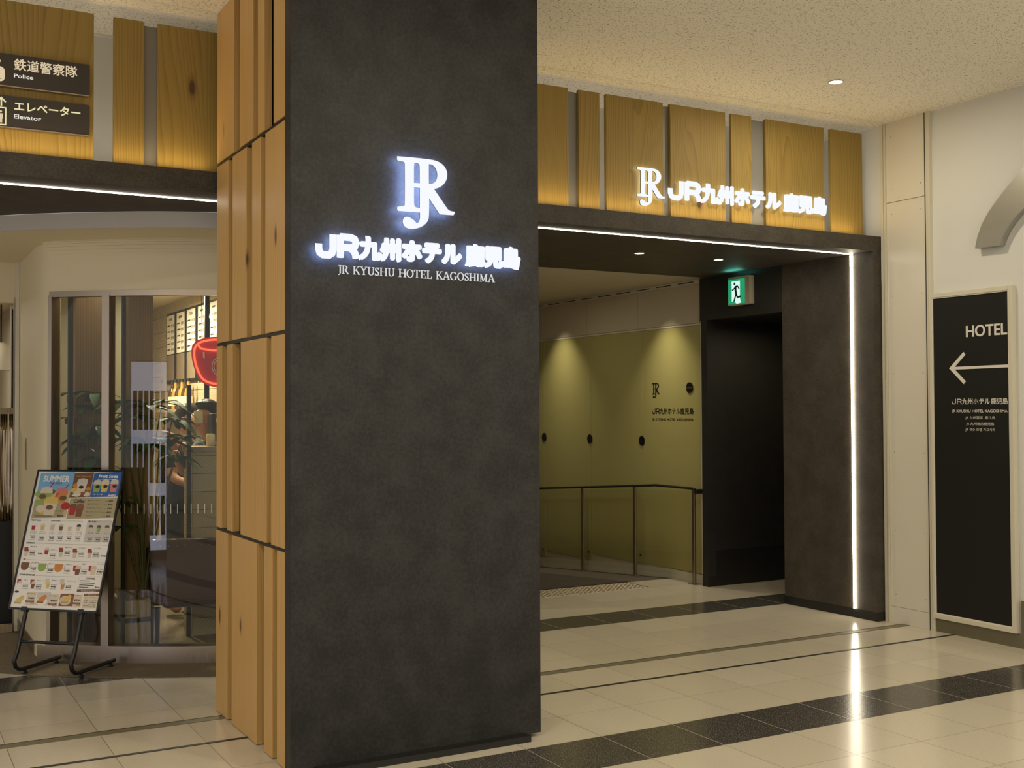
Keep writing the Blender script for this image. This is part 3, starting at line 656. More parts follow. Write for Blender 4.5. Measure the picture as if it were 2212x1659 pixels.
struct(w.build('door_1'), 'dark closed door leaf at the back of the side opening', 'door')
t = thing('exit_sign', 'green running man exit sign above the dark opening', 'exit sign', (6.17, 7.2, 2.45))
q = MB(); q.slab(roundrect(7.078, 2.352, 7.338, 2.583, .006), plane((6.186, 0, 0), (0, 1, 0), (0, 0, 1)), M['housing'], -.0, -.052); q.build('housing', t)
P5 = plane((6.133, 0, 0), (0, -1, 0), (0, 0, 1))
q = MB(); q.slab([(-7.326, 2.362), (-7.130, 2.362), (-7.130, 2.562), (-7.326, 2.562)], P5, M['green_lit'], 0, .006); q.build('lit_face', t)
q = MB(); u0, v0, S5 = -7.326, 2.362, .2
U = lambda a, b: (u0+a*S5*.98, v0+b*S5)
q.flat([U(.22, .0), U(.62, .0), U(.80, .02), U(.78, .06), U(.74, .22), U(.74, .92), U(.22, .92)], P5, M['white_lit'], .0065)
q.flat([U(.22, .0), U(.52, .0), U(.34, .12), U(.22, .10)], P5, M['green_lit'], .0067)
q.flat([(U(.40, .82)[0]+.0115*math.cos(k*.5), U(.40, .82)[1]+.0115*math.sin(k*.5)) for k in range(12)], P5, M['green_dark'], .0068)
for L, w_ in (([U(.47, .72), U(.46, .55), U(.50, .42)], .025), ([U(.50, .44), U(.44, .28), U(.36, .10)], .016), ([U(.50, .44), U(.56, .28), U(.58, .26), U(.80, .28)], .016), ([U(.47, .70), U(.34, .60), U(.24, .56)], .012), ([U(.47, .71), U(.60, .70), U(.70, .58)], .012)): q.stroke(L, w_, P5, M['green_dark'], .0068)
q.build('pictogram', t)
area('exit_glow', (6.10, 7.23, 2.585), .05, .25, (.15, 1, .75), .18, (R(180), 0, 0))

# ------------------------------------------------------------------ corridor
c = MB(); c.box((2.9, 7.72, HB+.008), (6.4, 13, HB+.06), M['beige']); struct(c.build('ceiling_corridor'), 'dim beige ceiling of the corridor', 'ceiling')
w = MB(); w.box((6.276, 7.775, -.4), (6.4, 13, HB+.008), M['beige']); struct(w.build('wall_corridor'), 'corridor wall behind the green glass', 'wall')
w = MB(); w.box((3.9, 7.72, -.5), (4.0, 13, HB), M['beige']); w.box((3.9, 12.95, -.5), (6.4, 13.05, HB), M['beige']); struct(w.build('wall_far'), 'far end wall of the corridor', 'wall')
seams = [7.868, 8.722, 9.608, 10.498, 11.39]
for i in range(4):
    a, b = seams[i]+.003, seams[i+1]-.003
    lab = ['green glass wall panel with hotel lettering, nearest the dark opening', 'green glass wall panel second from the dark opening', 'green glass wall panel third from the dark opening', 'green glass wall panel beside the pillar edge'][i]
    t = thing('glass_panel', lab, 'glass panel', (6.27, (a+b)/2, 0), 'green glass wall panels')
    q = MB(); q.box((6.264, a, .086-.0719*max(0, a-8.6)), (6.2758, b, 2.236), M['green_glass']); q.build('pane', t, .001)
    if i:
        q = MB(); q.lathe((6.2635, a+.012, 1.215), [(.043, -.006), (.043, .004)], M['black_gloss'], 28, 'x'); q.lathe((6.2645, a+.012, 1.215), [(.048, -.003), (.048, .001)], M['steel'], 28, 'x'); q.build('disc_handle', t)
        q = MB(); q.lathe((6.2635, a+.045, .16-.0719*max(0, a-8.6)), [(.012, -.004), (.012, .002)], M['green_dark'], 14, 'x'); q.build('lock', t)
    else:
        P6 = plane((6.2636, 0, 0), (0, -1, 0), (0, 0, 1))
        q = MB(); emblem(q, -8.574, 1.608, .139, P6, M['black'], .0004); o = q.build('monogram', t)
        q = MB(); name_line(q, -8.576, 1.460, .609, .058, P6, M['black'], .0095, .0012, .0004, gap=False); q.build('japanese_lettering', t); q = MB(); write(q, 'JR KYUSHU HOTEL KAGOSHIMA', -8.575, 1.396, .606, .030, P6, M['black'], .001, .0004); q.build('english_lettering', t)
        q = MB(); q.lathe((6.2632, 8.016, 1.695), [(.047, -.006), (.047, .001)], M['black_gloss'], 30, 'x'); o = q.build('disc_handle', t)
        q = MB(); q.box((6.2555, 7.970, 1.6905), (6.2575, 8.062, 1.6995), M['steel']); q.build('handle_bar', o)
        for s_ in (1, -1):
            q = MB(); q.stroke([(-8.05, 1.695+s_*.008), (-8.022, 1.695+s_*.040)], .003, plane((6.2568, 0, 0), (0, -1, 0), (0, 0, 1)), M['dark_metal'], .0002, .001); q.build('handle_mark', o)
q = MB(); q.box((6.262, 7.845, .085), (6.2758, 7.866, 2.244), M['cream_trim']); q.box((6.262, 7.845, 2.238), (6.2758, 11.4, 2.252), M['cream_trim']); struct(q.build('trim_6'), 'thin pale metal edge around the green glass', 'trim')
ue = [7.88, 8.80, 9.68, 10.56, 11.4]
for i in range(4):
    q = MB(); q.box((6.268, ue[i]+.003, 2.258), (6.2759, ue[i+1]-.003, 2.60), M['beige']); o = q.build('wall_upper_panel', bevel=.001)
    struct(o, ['beige panel above the glass, nearest the exit sign', 'beige panel above the glass, second from the exit sign', 'beige panel above the glass, third from the exit sign', 'beige panel above the glass, beside the pillar'][i], 'wall panel')
q = MB(); q.box((6.258, 7.87, 2.600), (6.2759, 12, 2.634), M['cream_trim'])
for k in range(12): q.box((6.257, 7.95+k*.32, 2.614), (6.2585, 7.95+k*.32+.22, 2.622), M['black'])
struct(q.build('trim_7'), 'slotted track along the top of the corridor wall', 'trim')
for i, (a, b) in enumerate(((7.78, 8.305), (8.309, 9.02), (9.024, 9.75), (9.754, 10.5), (10.504, 11.4))):
    q = MB(); zt = lambda y: .078-.0719*max(0, y-8.5)
    q.hexa([(6.256, a, sl(a)-.02 if a > 8.2 else 0), (6.2762, a, sl(a)-.02 if a > 8.2 else 0), (6.2762, b, sl(b)-.02), (6.256, b, sl(b)-.02), (6.256, a, zt(a)), (6.2762, a, zt(a)), (6.2762, b, zt(b)), (6.256, b, zt(b))], M['cream_trim'])
    struct(q.build('baseboard_corridor', bevel=.001), 'beige skirting below the green glass', 'skirting')
# handrail
t = thing('handrail', 'steel handrail with glass infill sloping down beside the green glass', 'handrail', (6.2, 7.89, 0))
posts = [(7.890, 0, .822), (8.767, sl(8.767), .79), (9.662, sl(9.662), .728), (10.55, sl(10.55), .664)]
for y, za, zb in posts:
    q = MB(); q.box((6.188, y-.018, za), (6.206, y+.018, zb), M['steel']); p = q.build('post', t, .002)
    q = MB(); q.box((6.165, y-.045, za), (6.229, y+.045, za+.006), M['steel']); q.build('foot_plate', p)
q = MB(); q.tube([(6.19, 7.86, .815), (6.19, 7.90, .822), (6.19, 8.44, .822), (6.19, 8.5, .816), (6.19, 9.662, .733), (6.19, 10.8, .652)], .011, M['dark_metal'], 10); q.box((6.185, 7.835, .780), (6.262, 7.865, .818), M['black']); q.build('rail', t)
for (ya, za, ta), (yb, zb, tb) in zip(posts[:-1], posts[1:]):
    q = MB(); q.hexa([(6.193, ya+.02, za+.06), (6.199, ya+.02, za+.06), (6.199, yb-.02, zb+.06), (6.193, yb-.02, zb+.06), (6.193, ya+.02, ta-.025), (6.199, ya+.02, ta-.025), (6.199, yb-.02, tb-.025), (6.193, yb-.02, tb-.025)], M['rail_glass']); q.build('infill_pane', t)
# tactile paving
t = MB(); t.box((4.66, 7.935, 0), (5.74, 8.268, .0015), M['beige'])
for i in range(7):
    for k in range(25):
        t.lathe((4.68+k*.0445, 7.955+i*.048, .0015), [(.013, 0), (.011, .004), (.006, .0055)], M['steel'], 10)
tag(t.build('tactile_paving', smooth=True), 'strip of steel warning studs in front of the ramp mat', 'tactile paving')

# ------------------------------------------------------------------ cafe shell
cc = (CX, CY)
w = MB(); w.arcwall(cc, 1.9, 3.050, 192, 272, 2.540, HB-.001, M['cafe_wall'], 60); w.arcwall(cc, 3.0505, 3.0585, 192, 272, 2.537, HB-.001, M['fascia'], 60)
struct(w.build('trim_8', smooth=True), 'curved grey fascia above the cafe front', 'fascia')
w = MB(); w.arcwall(cc, 2.46, 2.56, 224.2, 288, 2.240, 2.54, M['cafe_wall'], 40)
for i in range(5):                                   # rounded cove between wall and ceiling
    a0, a1 = R(90*i/5), R(90*(i+1)/5); r_ = .07
    w.arcwall(cc, 2.555, 2.56+r_*(1-math.cos(a1)), 224, 288, 2.54-r_*(1-math.sin(a0)) if i else 2.47, 2.541, M['cafe_wall'], 30)
pa = [(CX+2.56*math.cos(R(a)), CY+2.56*math.sin(R(a))) for a in (224.5, 223.6)] + [(.905, 7.60), (.893, 7.68), (.890, 7.78), (.890, 8.60), (.99, 8.60), (.99, 7.80), (1.0, 7.68)] + [(CX+2.47*math.cos(R(a)), CY+2.47*math.sin(R(a))) for a in (224.5,)]
w.prism(pa[::-1], 0, 2.541, M['cafe_wall']); w.box((-1.6, 8.60, 2.262), (.99, 8.70, 2.56), M['cafe_wall'])
struct(w.build('wall_cafe', smooth=True), 'rounded cream cafe wall around the curved window', 'wall')
t = MB(); t.box((.862, 8.575, 0), (.888, 8.62, 2.541), M['cream_trim']); t.box((.855, 8.59, 0), (.860, 8.62, 2.30), M['steel'])
struct(t.build('trim_9'), 'metal edge of the shop doorway', 'trim')
t = MB(); t.box((.884, 8.12, 1.13), (.889, 8.16, 1.335), M['steel']); t.box((.8825, 8.13, 1.15), (.8845, 8.15, 1.31), M['black'])
tag(t.build('lock_plate'), 'small metal lock plate on the cream corner beside the menu stand', 'lock')
t = MB(); t.arcwall(cc, 2.50, 2.565, 222.5, 288, 0, .088, M['steel'], 50); t.arcwall(cc, 2.49, 2.575, 224, 288, .088, .106, M['steel'], 50); t.box((.884, 7.70, 0), (.8895, 8.57, .088), M['steel'])
struct(t.build('trim_10', smooth=True), 'brushed steel plinth under the curved window', 'plinth')
t = MB(); t.arcwall(cc, 2.50, 2.565, 224.2, 288, 2.208, 2.242, M['steel'], 50)
for a0, a1 in ((224.1, 224.7), (232.3, 233.35)): t.arcwall(cc, 2.49, 2.57, a0, a1, .10, 2.22, M['steel'], 2)
for a0, a1 in ((226.15, 226.4), (234.35, 234.6)): t.arcwall(cc, 2.46, 2.50, a0, a1, .10, 2.21, M['black'], 2)
struct(t.build('trim_11', smooth=True), 'steel frame and mullion of the curved window', 'window frame')
for k, (a0, a1, lab) in enumerate(((224.7, 232.3, 'narrow curved window pane left of the steel mullion'), (233.35, 288, 'wide curved window pane between the steel mullion and the pillar'))):
    t = MB(); t.arcwall(cc, 2.520, 2.528, a0, a1, .106, 2.208, M['glass'], 44 if k else 12); struct(t.build('window_%d' % (k+1), smooth=True), lab, 'window')
ws = thing('window_sticker', 'row of short white safety marks on the curved window', 'sticker', (1.6, 7.0, .89))
for k in range(18): a = 235.2+k*.915; t = MB(); t.arcwall(cc, 2.5285, 2.5295, a-.05, a+.05, .893, .950, M['white'], 1); t.build('mark', ws)
t = MB(); t.prism(arc(2.925, 168, 270, 60)+[(3.1, 7.4), (3.86, 8.3), (3.86, 13.5), (-1.5, 13.5)], 0, .004, M['carpet'])
struct(t.build('floor_carpet'), 'brown speckled carpet inside and in front of the cafe', 'carpet')
t = MB(); t.prism(arc(2.455, 222, 288, 30)+[(3.5, 12.8), (1.0, 12.8)], 2.505, 2.535, M['cafe_wall']); t.box((-1.6, 8.70, 2.36), (.995, 12.8, 2.42), M['cafe_wall'])
struct(t.build('ceiling_cafe'), 'cream cafe ceiling', 'ceiling')
t = MB(); t.box((-1.6, 12.8, 0), (3.86, 12.9, 2.6), M['beige']); t.box((.99, 8.60, 0), (1.04, 12.8, 2.5), M['beige']); t.box((-1.7, 8.6, 0), (-1.6, 12.9, 2.5), M['beige'])
struct(t.build('wall_cafe_back'), 'dim back walls of the cafe', 'wall')
t = MB(); t.box((1.12, 9.2, 0), (1.74, 9.25, 2.5), M['olive']); struct(t.build('wall_screen'), 'dark partition inside the cafe', 'partition')
t = MB()
k = 0; z = 0
while z < 2.5:
    t.box((2.40, 8.42, z), (2.46-.008*(k % 2), 12.6, min(z+.137, 2.504)), M['plank_h']); z += .141; k += 1
struct(t.build('wall_menu'), 'weathered plank wall behind the menu boards', 'wall')

# ------------------------------------------------------------------ inside the cafe
MX = 2.398
M['paper'] = mat('white_menu_paper', (.78, .75, .68), .5); M['ink'] = mat('dark_ink', (.04, .035, .03), .6); M['photo'] = mat('dim_photo', (.22, .17, .12), .5)
P7 = plane((MX-.012, 0, 0), (0, -1, 0), (0, 0, 1))
heads = ['COFFEE', 'ESPRESSO', 'TEA', None, None]
for k, (p0, p1) in enumerate(((362, 381.5), (383, 403.5), (405, 427), (429, 449), (455, 476))):
    ya, yb = at(p0, 770, X=MX).y, at(p1, 770, X=MX).y
    t = thing('menu_board', ['white menu board farthest left on the plank wall', 'second white menu board from the left on the plank wall', 'third white menu board from the left on the plank wall', 'fourth white menu board from the left, beside the black post', 'menu board at the pillar edge above the red neon cup'][k], 'menu board', (MX, (ya+yb)/2, 1.9), 'menu boards on the plank wall')
    q = MB(); q.box((MX-.010, yb, 1.76), (MX+.002, ya, 2.405), M['black']); q.build('frame', t)
    q = MB(); q.rect(-ya+.03, 2.03, -yb-.03, 2.385, P7, M['paper'], .001); q.build('paper', t)
    q = MB(); q.rect(-ya+.03, 1.79, -yb-.03, 2.02, P7, M['photo'], .001); q.build('picture', t)
    q = MB(); W_ = ya-yb-.06
    if heads[k]: write(q, heads[k], -ya+.03+W_*.28, 2.335, W_*.42, .022, P7, M['ink'], .001, .002)
    else: q.rect(-ya+.03+W_*.3, 2.34, -ya+.03+W_*.68, 2.355, P7, M['ink'], .002)
    for r_ in range(5):
        zz = 2.285-r_*.055; q.rect(-ya+.03+W_*.08, zz, -ya+.03+W_*(.42+.08*(r_ % 2)), zz+.012, P7, M['ink'], .002)
        for c_ in range(3): q.flat([(-ya+.03+W_*(.60+c_*.13), zz-.012), (-ya+.03+W_*(.66+c_*.13), zz-.012), (-ya+.03+W_*(.68+c_*.13), zz+.014), (-ya+.03+W_*(.58+c_*.13), zz+.014)], P7, M['photo'], .002)
    q.build('print', t)
# shelf with bottles below the boards
sy0, sy1 = at(415, 870, X=2.36).y, at(355, 870, X=2.36).y
q = MB(); q.box((2.26, sy0-.4, 1.500), (2.399, sy1, 1.525), M['plank']); tag(q.build('wall_shelf'), 'wooden shelf under the menu boards', 'shelf')
M['bottle'] = mat('brown_glass', (.05, .03, .012), .1); M['label'] = mat('cream_label', (.75, .68, .45), .5); M['syrup'] = mat('amber_glass', (.35, .22, .05), .12)
for k, px in enumerate((371, 378, 385, 392, 399, 406)):
    y = at(px, 870, X=2.32).y; c3 = (2.325, y, 1.5255)
    t = thing('bottle', ['dark syrup bottle at the left end of the wooden shelf', 'second syrup bottle from the left on the wooden shelf', 'third syrup bottle from the left on the wooden shelf', 'third syrup bottle from the right on the wooden shelf', 'second syrup bottle from the right on the wooden shelf', 'syrup bottle at the right end of the wooden shelf'][k], 'bottle', c3, 'syrup bottles on the wooden shelf')
    q = MB(); q.lathe(c3, [(.034, 0), (.036, .01), (.036, .13), (.028, .165), (.013, .19), (.012, .235)], M['bottle' if k % 2 == 0 else 'syrup'], 18); q.build('body', t, smooth=True)
    q = MB(); q.lathe(c3, [(.0365, .03), (.0365, .11)], M['label'], 18); q.build('label', t, smooth=True)
    q = MB(); q.lathe(c3, [(.014, .235), (.014, .26)], M['black'], 12); q.build('cap', t)
# counter of planks, glass case, coffee machine
KY = 7.78; k0 = at(416, 965, Y=KY).x; kz = at(440, 965, Y=KY).z
t = thing('counter', 'plank fronted cafe counter with a metal edge behind the window', 'counter', (k0, KY, 0))
q = MB(); z = 0; k = 0
while z < kz-.05:
    q.box((k0, KY+.004*(k % 2), z), (2.39, 8.02, min(z+.118, kz-.03)), M['plank_h']); z += .121; k += 1
q.build('plank_front', t)
q = MB(); q.box((k0-.036, KY-.01, .004), (k0-.012, KY+.02, at(412, 832, Y=KY).z), M['black']); q.build('corner_post', t)
q = MB(); q.box((k0-.01, KY-.012, kz-.03), (2.39, 8.04, kz), M['steel']); q.build('counter_top', t)
t = thing('display_case', 'glass display case with black edges standing on the counter', 'display case', (k0+.02, KY+.05, kz))
cz1 = at(440, 870, Y=KY+.05).z
q = MB()
for a, b in (((k0+.03, KY+.04, cz1-.015), (2.38, KY+.06, cz1)), ((2.365, KY+.04, kz), (2.38, KY+.06, cz1))): q.box(a, b, M['dark_metal'])
q.build('frame', t)
q = MB(); q.box((k0+.03, KY+.047, kz+.001), (2.365, KY+.052, cz1-.015), M['rail_glass']); q.build('front_pane', t)
q = MB(); q.box((k0+.03, KY+.062, kz+.15), (2.36, KY+.118, kz+.158), M['rail_glass']); q.build('shelf', t)
for k in range(4):
    x = k0+.06+k*.085; z = kz+.1585 if k % 2 == 0 else kz+.0005
    q = MB(); q.lathe((x, KY+.090, z), [(.026, 0), (.03, .01), (.03, .075), (.024, .085)], M['label' if k != 2 else 'syrup'], 16)
    tag(q.build('jar', smooth=True), ['pale jar on the case shelf nearest the black edge', 'pale jar on the counter inside the glass case', 'amber jar on the upper shelf of the glass case', 'pale jar at the pillar side of the glass case'][k], 'jar', 'jars in the glass case')
mx = at(450, 940, Y=8.0).x
t = thing('coffee_machine', 'grey coffee machine with a round badge on the counter', 'coffee machine', (mx+.1, 7.98, kz))
q = MB(); q.box((mx, 7.925, kz), (mx+.26, 8.03, at(450, 893, Y=7.9).z), M['dark_metal']); q.build('body', t, .008)
q = MB(); q.lathe((mx+.055, 7.924, at(450, 908, Y=7.9).z), [(.024, -.004), (.024, .002)], M['white'], 22, 'y'); q.lathe((mx+.055, 7.9195, at(450, 908, Y=7.9).z), [(.019, -.001), (.019, .002)], M['black'], 22, 'y'); q.build('badge', t)
q = MB(); q.box((mx+.02, 7.905, kz+.005), (mx+.24, 7.924, kz+.03), M['steel']); q.build('drip_tray', t)
q = MB(); q.box((at(443, 700, Y=8.38).x, 8.38, .004), (at(452.5, 700, Y=8.38).x, 8.41, 2.504), M['black']); tag(q.build('black_post'), 'slim black post standing between two menu boards', 'post')

# red neon cup in the window
M['neon_red'] = emis('red_neon_tube', (1, .10, .045), 2.2); M['neon_white'] = emis('blue_white_neon_tube', (.75, .9, 1), 2.6)
M['red_acrylic'] = mat('red_acrylic', (.45, .006, .012), .12, emit=(.6, .01, .02), es=.10)
n0 = at(470, 780, Y=7.22); ndir = Vector((.92, -.39, 0)).normalized()
PN = plane(n0, ndir, (0, 0, 1))
t = thing('neon_sign', 'red neon coffee cup sign with white steam hanging in the window', 'neon sign', n0)
def cupline(k): return [(-.155*k, .105*k), (-.163*k, .05*k), (-.15*k, -.03*k), (-.115*k, -.115*k), (-.075*k, -.15*k), (0, -.168*k), (.075*k, -.15*k), (.115*k, -.115*k), (.15*k, -.03*k), (.163*k, .05*k), (.155*k, .105*k), (.115*k, .140*k), (0, .158*k), (-.115*k, .140*k)]
q = MB(); q.slab(soften(cupline(1.0), 3, 100), PN, M['red_acrylic'], -.008, .008); q.build('cup_panel', t)
q = MB(); q.tube([PN(a, b, .018) for a, b in soften(cupline(.88), 3, 100)+soften(cupline(.88), 3, 100)[:1]], .0065, M['neon_red'], 8, False); q.tube([PN(-.12, .105, .018), PN(-.10, .078, .018), PN(-.03, .066, .018), PN(.08, .068, .018)], .0065, M['neon_red'], 8); q.build('outline_tube', t, smooth=True)
q = MB(); q.tube([PN(-.082, .055, .018), PN(-.080, .018, .018)], .0055, M['white'], 8)
q.tube([PN(.03+.062*math.cos(a*.35), -.035+.062*math.sin(a*.35), .018) for a in range(19)], .003, M['white'], 6, False); q.tube([PN(.03+.05*math.cos(a*.35), -.035+.05*math.sin(a*.35), .018) for a in range(19)], .003, M['white'], 6, False); q.build('emblem_ring', t)
q = MB()
for x0 in (-.02, .05):
    q.tube([PN(x0+.025*math.sin(i*.75), .168+i*.018, .012) for i in range(10)], .007, M['neon_white'], 8)
q.build('steam_tube', t, smooth=True)
q = MB(); q.tube([PN(-.10, .145, 0), PN(-.10, .58, 0)], .0015, M['black'], 6); q.tube([PN(.10, .145, 0), PN(.10, .58, 0)], .0015, M['black'], 6); q.build('cable', t)

# wooden posts, planter and leafy plants behind the window
q = MB(); a, b = at(163, 800, Y=7.72), at(230, 800, Y=7.72); q.box((a.x, 7.72, .004), (b.x, 7.92, 2.50), M['trunk']); o = q.build('wooden_post', bevel=.008); tag(o, 'square weathered wooden post behind the narrow window pane', 'post')
a, b = at(276, 800, Y=7.50), at(331, 800, Y=7.50)
q = MB(); pts = [(a.x+(b.x-a.x)/2+.006*math.sin(i*1.3), 7.58, .36+i*.11) for i in range(20)]
q.box((a.x, 7.50, .36), (b.x, 7.66, 2.50), M['trunk']); o = q.build('wooden_post', bevel=.012); tag(o, 'rough wooden post rising from the straw filled planter', 'post')
M['straw'] = carpet_mat('coco_straw', (.16, .075, .025), (.34, .19, .07), 220)
t = thing('planter', 'box planter topped with brown straw behind the wide window pane', 'planter', (1.52, 7.5, 0))
q = MB(); xa, xb = at(262, 1300, Y=7.38).x, at(326, 1300, Y=7.38).x
q.box((xa, 7.38, .004), (xb, 7.74, .335), M['plank']); q.build('box', t, .004)
q = MB(); q.box((xa-.003, 7.376, .20), (xb+.003, 7.744, .228), M['black']); q.build('band', t)
q = MB(); random.seed(3)
for i in range(240):
    x, y = random.uniform(xa+.02, xb-.02), random.uniform(7.40, 7.72); a_ = random.uniform(0, 6.28); l_ = random.uniform(.03, .06)
    q.tube([(x, y, .335), (x+math.cos(a_)*l_*.5, y+math.sin(a_)*l_*.5, .355+random.uniform(0, .03)), (x+math.cos(a_)*l_, y+math.sin(a_)*l_, .340+random.uniform(0, .03))], .0014, M['straw'], 4)
o = q.build('straw', t); o['kind'] = 'stuff'
def leaf_mat(name, a, b):
    X = mat(name, a, .6); q_ = NT(X); q_.l(q_.mix(q_.noise(q_.coord(), 9, 3), a, b), X.node_tree.nodes['Principled BSDF'].inputs['Base Color']); return X
M['leaf'] = leaf_mat('plant_leaf', (.018, .055, .012), (.07, .15, .025)); M['stem'] = mat('plant_stem', (.10, .085, .03), .6)
def leaflet(q, p, d, up, L, wd, mt_):
    d = d.normalized(); s_ = d.cross(up).normalized(); n_ = s_.cross(d)
    v = []; N = 6
    for i in range(N+1):
        f_ = i/N; ww = wd*math.sin(PI*min(.97, f_*.93+.05))**.8; c_ = p+d*L*f_-Vector((0, 0, 1))*L*.45*f_*f_
        v += [c_-s_*ww+n_*ww*.25, c_, c_+s_*ww+n_*ww*.25]
    f = []
    for i in range(N):
        for k in range(2): f.append((i*3+k, i*3+k+1, i*3+3+k+1, i*3+3+k))
    q.raw(v, f, mt_)
def plant(label, base, clusters, seed):
    t = thing('leafy_plant', label, 'plant', base); rnd = random.Random(seed)
    st = MB(); fo = MB(); fo.keep = True
    for c_, L in clusters:
        c_ = Vector(c_); b_ = Vector(base)
        st.tube([b_, b_.lerp(c_, .5)+Vector((rnd.uniform(-.04, .04), 0, .05)), c_], [.008, .006, .003], M['stem'], 6)
        for k in range(7):
            a_ = 2*PI*k/7+rnd.uniform(-.3, .3); d = Vector((math.cos(a_), math.sin(a_), rnd.uniform(-.15, .45)))
            leaflet(fo, c_, d, Vector((0, 0, 1)), L*rnd.uniform(.85, 1.2), L*.19, M['leaf'])
    st.build('stem', t, smooth=True); fo.build('foliage', t, smooth=True)
def cl(lst, Yf=0):
    return [(at(px, py, Y=y), L) for px, py, y, L in lst]
plant('leafy plant with long drooping leaves behind the wide window pane', (1.50, 7.44, .34), cl([(262, 870, 7.42, .17), (285, 900, 7.48, .2), (322, 880, 7.46, .2), (350, 870, 7.60, .19), (372, 905, 7.65, .18), (395, 945, 7.65, .17), (310, 960, 7.44, .2), (345, 950, 7.55, .2), (268, 950, 7.40, .18), (380, 985, 7.62, .16), (255, 1080, 7.42, .15), (262, 1140, 7.42, .15)]), 5)
plant('broad leaved plant beside the weathered post behind the narrow pane', (1.17, 7.66, .0045), cl([(158, 850, 7.70, .12), (180, 880, 7.66, .15), (205, 850, 7.62, .16), (188, 940, 7.62, .17), (215, 920, 7.58, .16), (166, 960, 7.66, .13), (205, 990, 7.60, .17), (150, 905, 7.72, .10)]), 9)

# low armchair near the window
M['leather'] = mat('dark_brown_leather', (.055, .020, .016), .32)
t = thing('armchair', 'dark brown low backed armchair behind the curved window', 'armchair', (1.9, 7.55, 0))
A = at(323, 1146, Y=7.42); AB = at(335, 1268, Y=7.42)
bx = A.x
q = MB(); q.hexa([(bx+.03, 7.42, .30), (bx+.75, 7.36, .30), (bx+.75, 7.44, .30), (bx+.03, 7.50, .30), (bx, 7.40, .705), (bx+.78, 7.34, .685), (bx+.78, 7.40, .685), (bx, 7.46, .705)], M['leather']); q.build('backrest', t, .018)
q = MB(); q.hexa([(bx+.02, 7.50, .27), (bx+.10, 7.49, .27), (bx+.10, 7.74, .27), (bx+.02, 7.74, .27), (bx-.01, 7.46, .66), (bx+.07, 7.45, .66), (bx+.09, 7.74, .55), (bx+.01, 7.74, .55)], M['leather']); q.build('armrest', t, .015)
q = MB(); q.hexa([(bx+.68, 7.47, .27), (bx+.76, 7.46, .27), (bx+.76, 7.74, .27), (bx+.68, 7.74, .27), (bx+.68, 7.42, .66), (bx+.76, 7.41, .66), (bx+.76, 7.74, .55), (bx+.68, 7.74, .55)], M['leather']); q.build('armrest', t, .015)
q = MB(); q.box((bx+.10, 7.46, .25), (bx+.68, 7.74, .42), M['leather']); q.build('seat', t, .03)
for i in range(14):
    q = MB(); q.lathe((bx+.06+i*.05, 7.395-.004*i+.0, .662-.0012*i), [(.004, -.006), (.004, .004)], M['steel'], 8, 'y'); q.build('stud', t)
for x, y in ((bx+.07, 7.52), (bx+.70, 7.50), (bx+.07, 7.69), (bx+.70, 7.69)):
    q = MB(); q.tube([(x, y, .26), (x, y, .004)], [.02, .013], M['black'], 10); q.build('leg', t)

# two people at work behind the counter
M['skin'] = mat('skin', (.50, .27, .16), .5); M['lips'] = mat('lips', (.35, .12, .09), .5); M['hair'] = mat('black_hair', (.010, .008, .007), .4)
M['shirt_black'] = mat('black_shirt', (.012, .012, .014), .8); M['shirt_blue'] = mat('slate_blue_shirt', (.055, .062, .085), .8); M['trouser'] = mat('dark_trousers', (.02, .02, .024), .8)
def skin_body(name, V, E, rad, mt_, parent, sub=2):
    me = bpy.data.meshes.new(name); me.from_pydata([tuple(v) for v in V], E, []); me.materials.append(mt_)
    o = bpy.data.objects.new(name, me); COL.objects.link(o)
    o.modifiers.new('skin', 'SKIN'); o.modifiers.new('sub', 'SUBSURF').levels = sub; o.modifiers['sub'].render_levels = sub
    sl_ = me.skin_vertices[0].data
    for i, r_ in enumerate(rad): sl_[i].radius = r_ if isinstance(r_, tuple) else (r_, r_)
    sl_[0].use_root = True
    o.parent = parent; o.matrix_parent_inverse = parent.matrix_basis.inverted(); return o
def hand(name, wrist, d, parent):
    d = Vector(d).normalized(); s_ = d.cross(Vector((0, 0, 1))).normalized(); n_ = s_.cross(d); w_ = Vector(wrist)
    V = [w_, w_+d*.04, w_+d*.085]; E = [(0, 1), (1, 2)]; rd = [.022, (.034, .018), (.036, .016)]
    for k, (off, L) in enumerate(((-.03, .062), (-.010, .072), (.010, .068), (.03, .052))):
        b_ = len(V); p = w_+d*.085+s_*off; V += [p+d*.01, p+d*L*.55-n_*.008, p+d*L*.9-n_*.028]; E += [(2, b_), (b_, b_+1), (b_+1, b_+2)]; rd += [.009, .0085, .0075]
    b_ = len(V); V += [w_+d*.03-s_*.035, w_+d*.065-s_*.055-n_*.015]; E += [(1, b_), (b_, b_+1)]; rd += [.012, .009]
    return skin_body(name, V, E, rd, M['skin'], parent, 1)
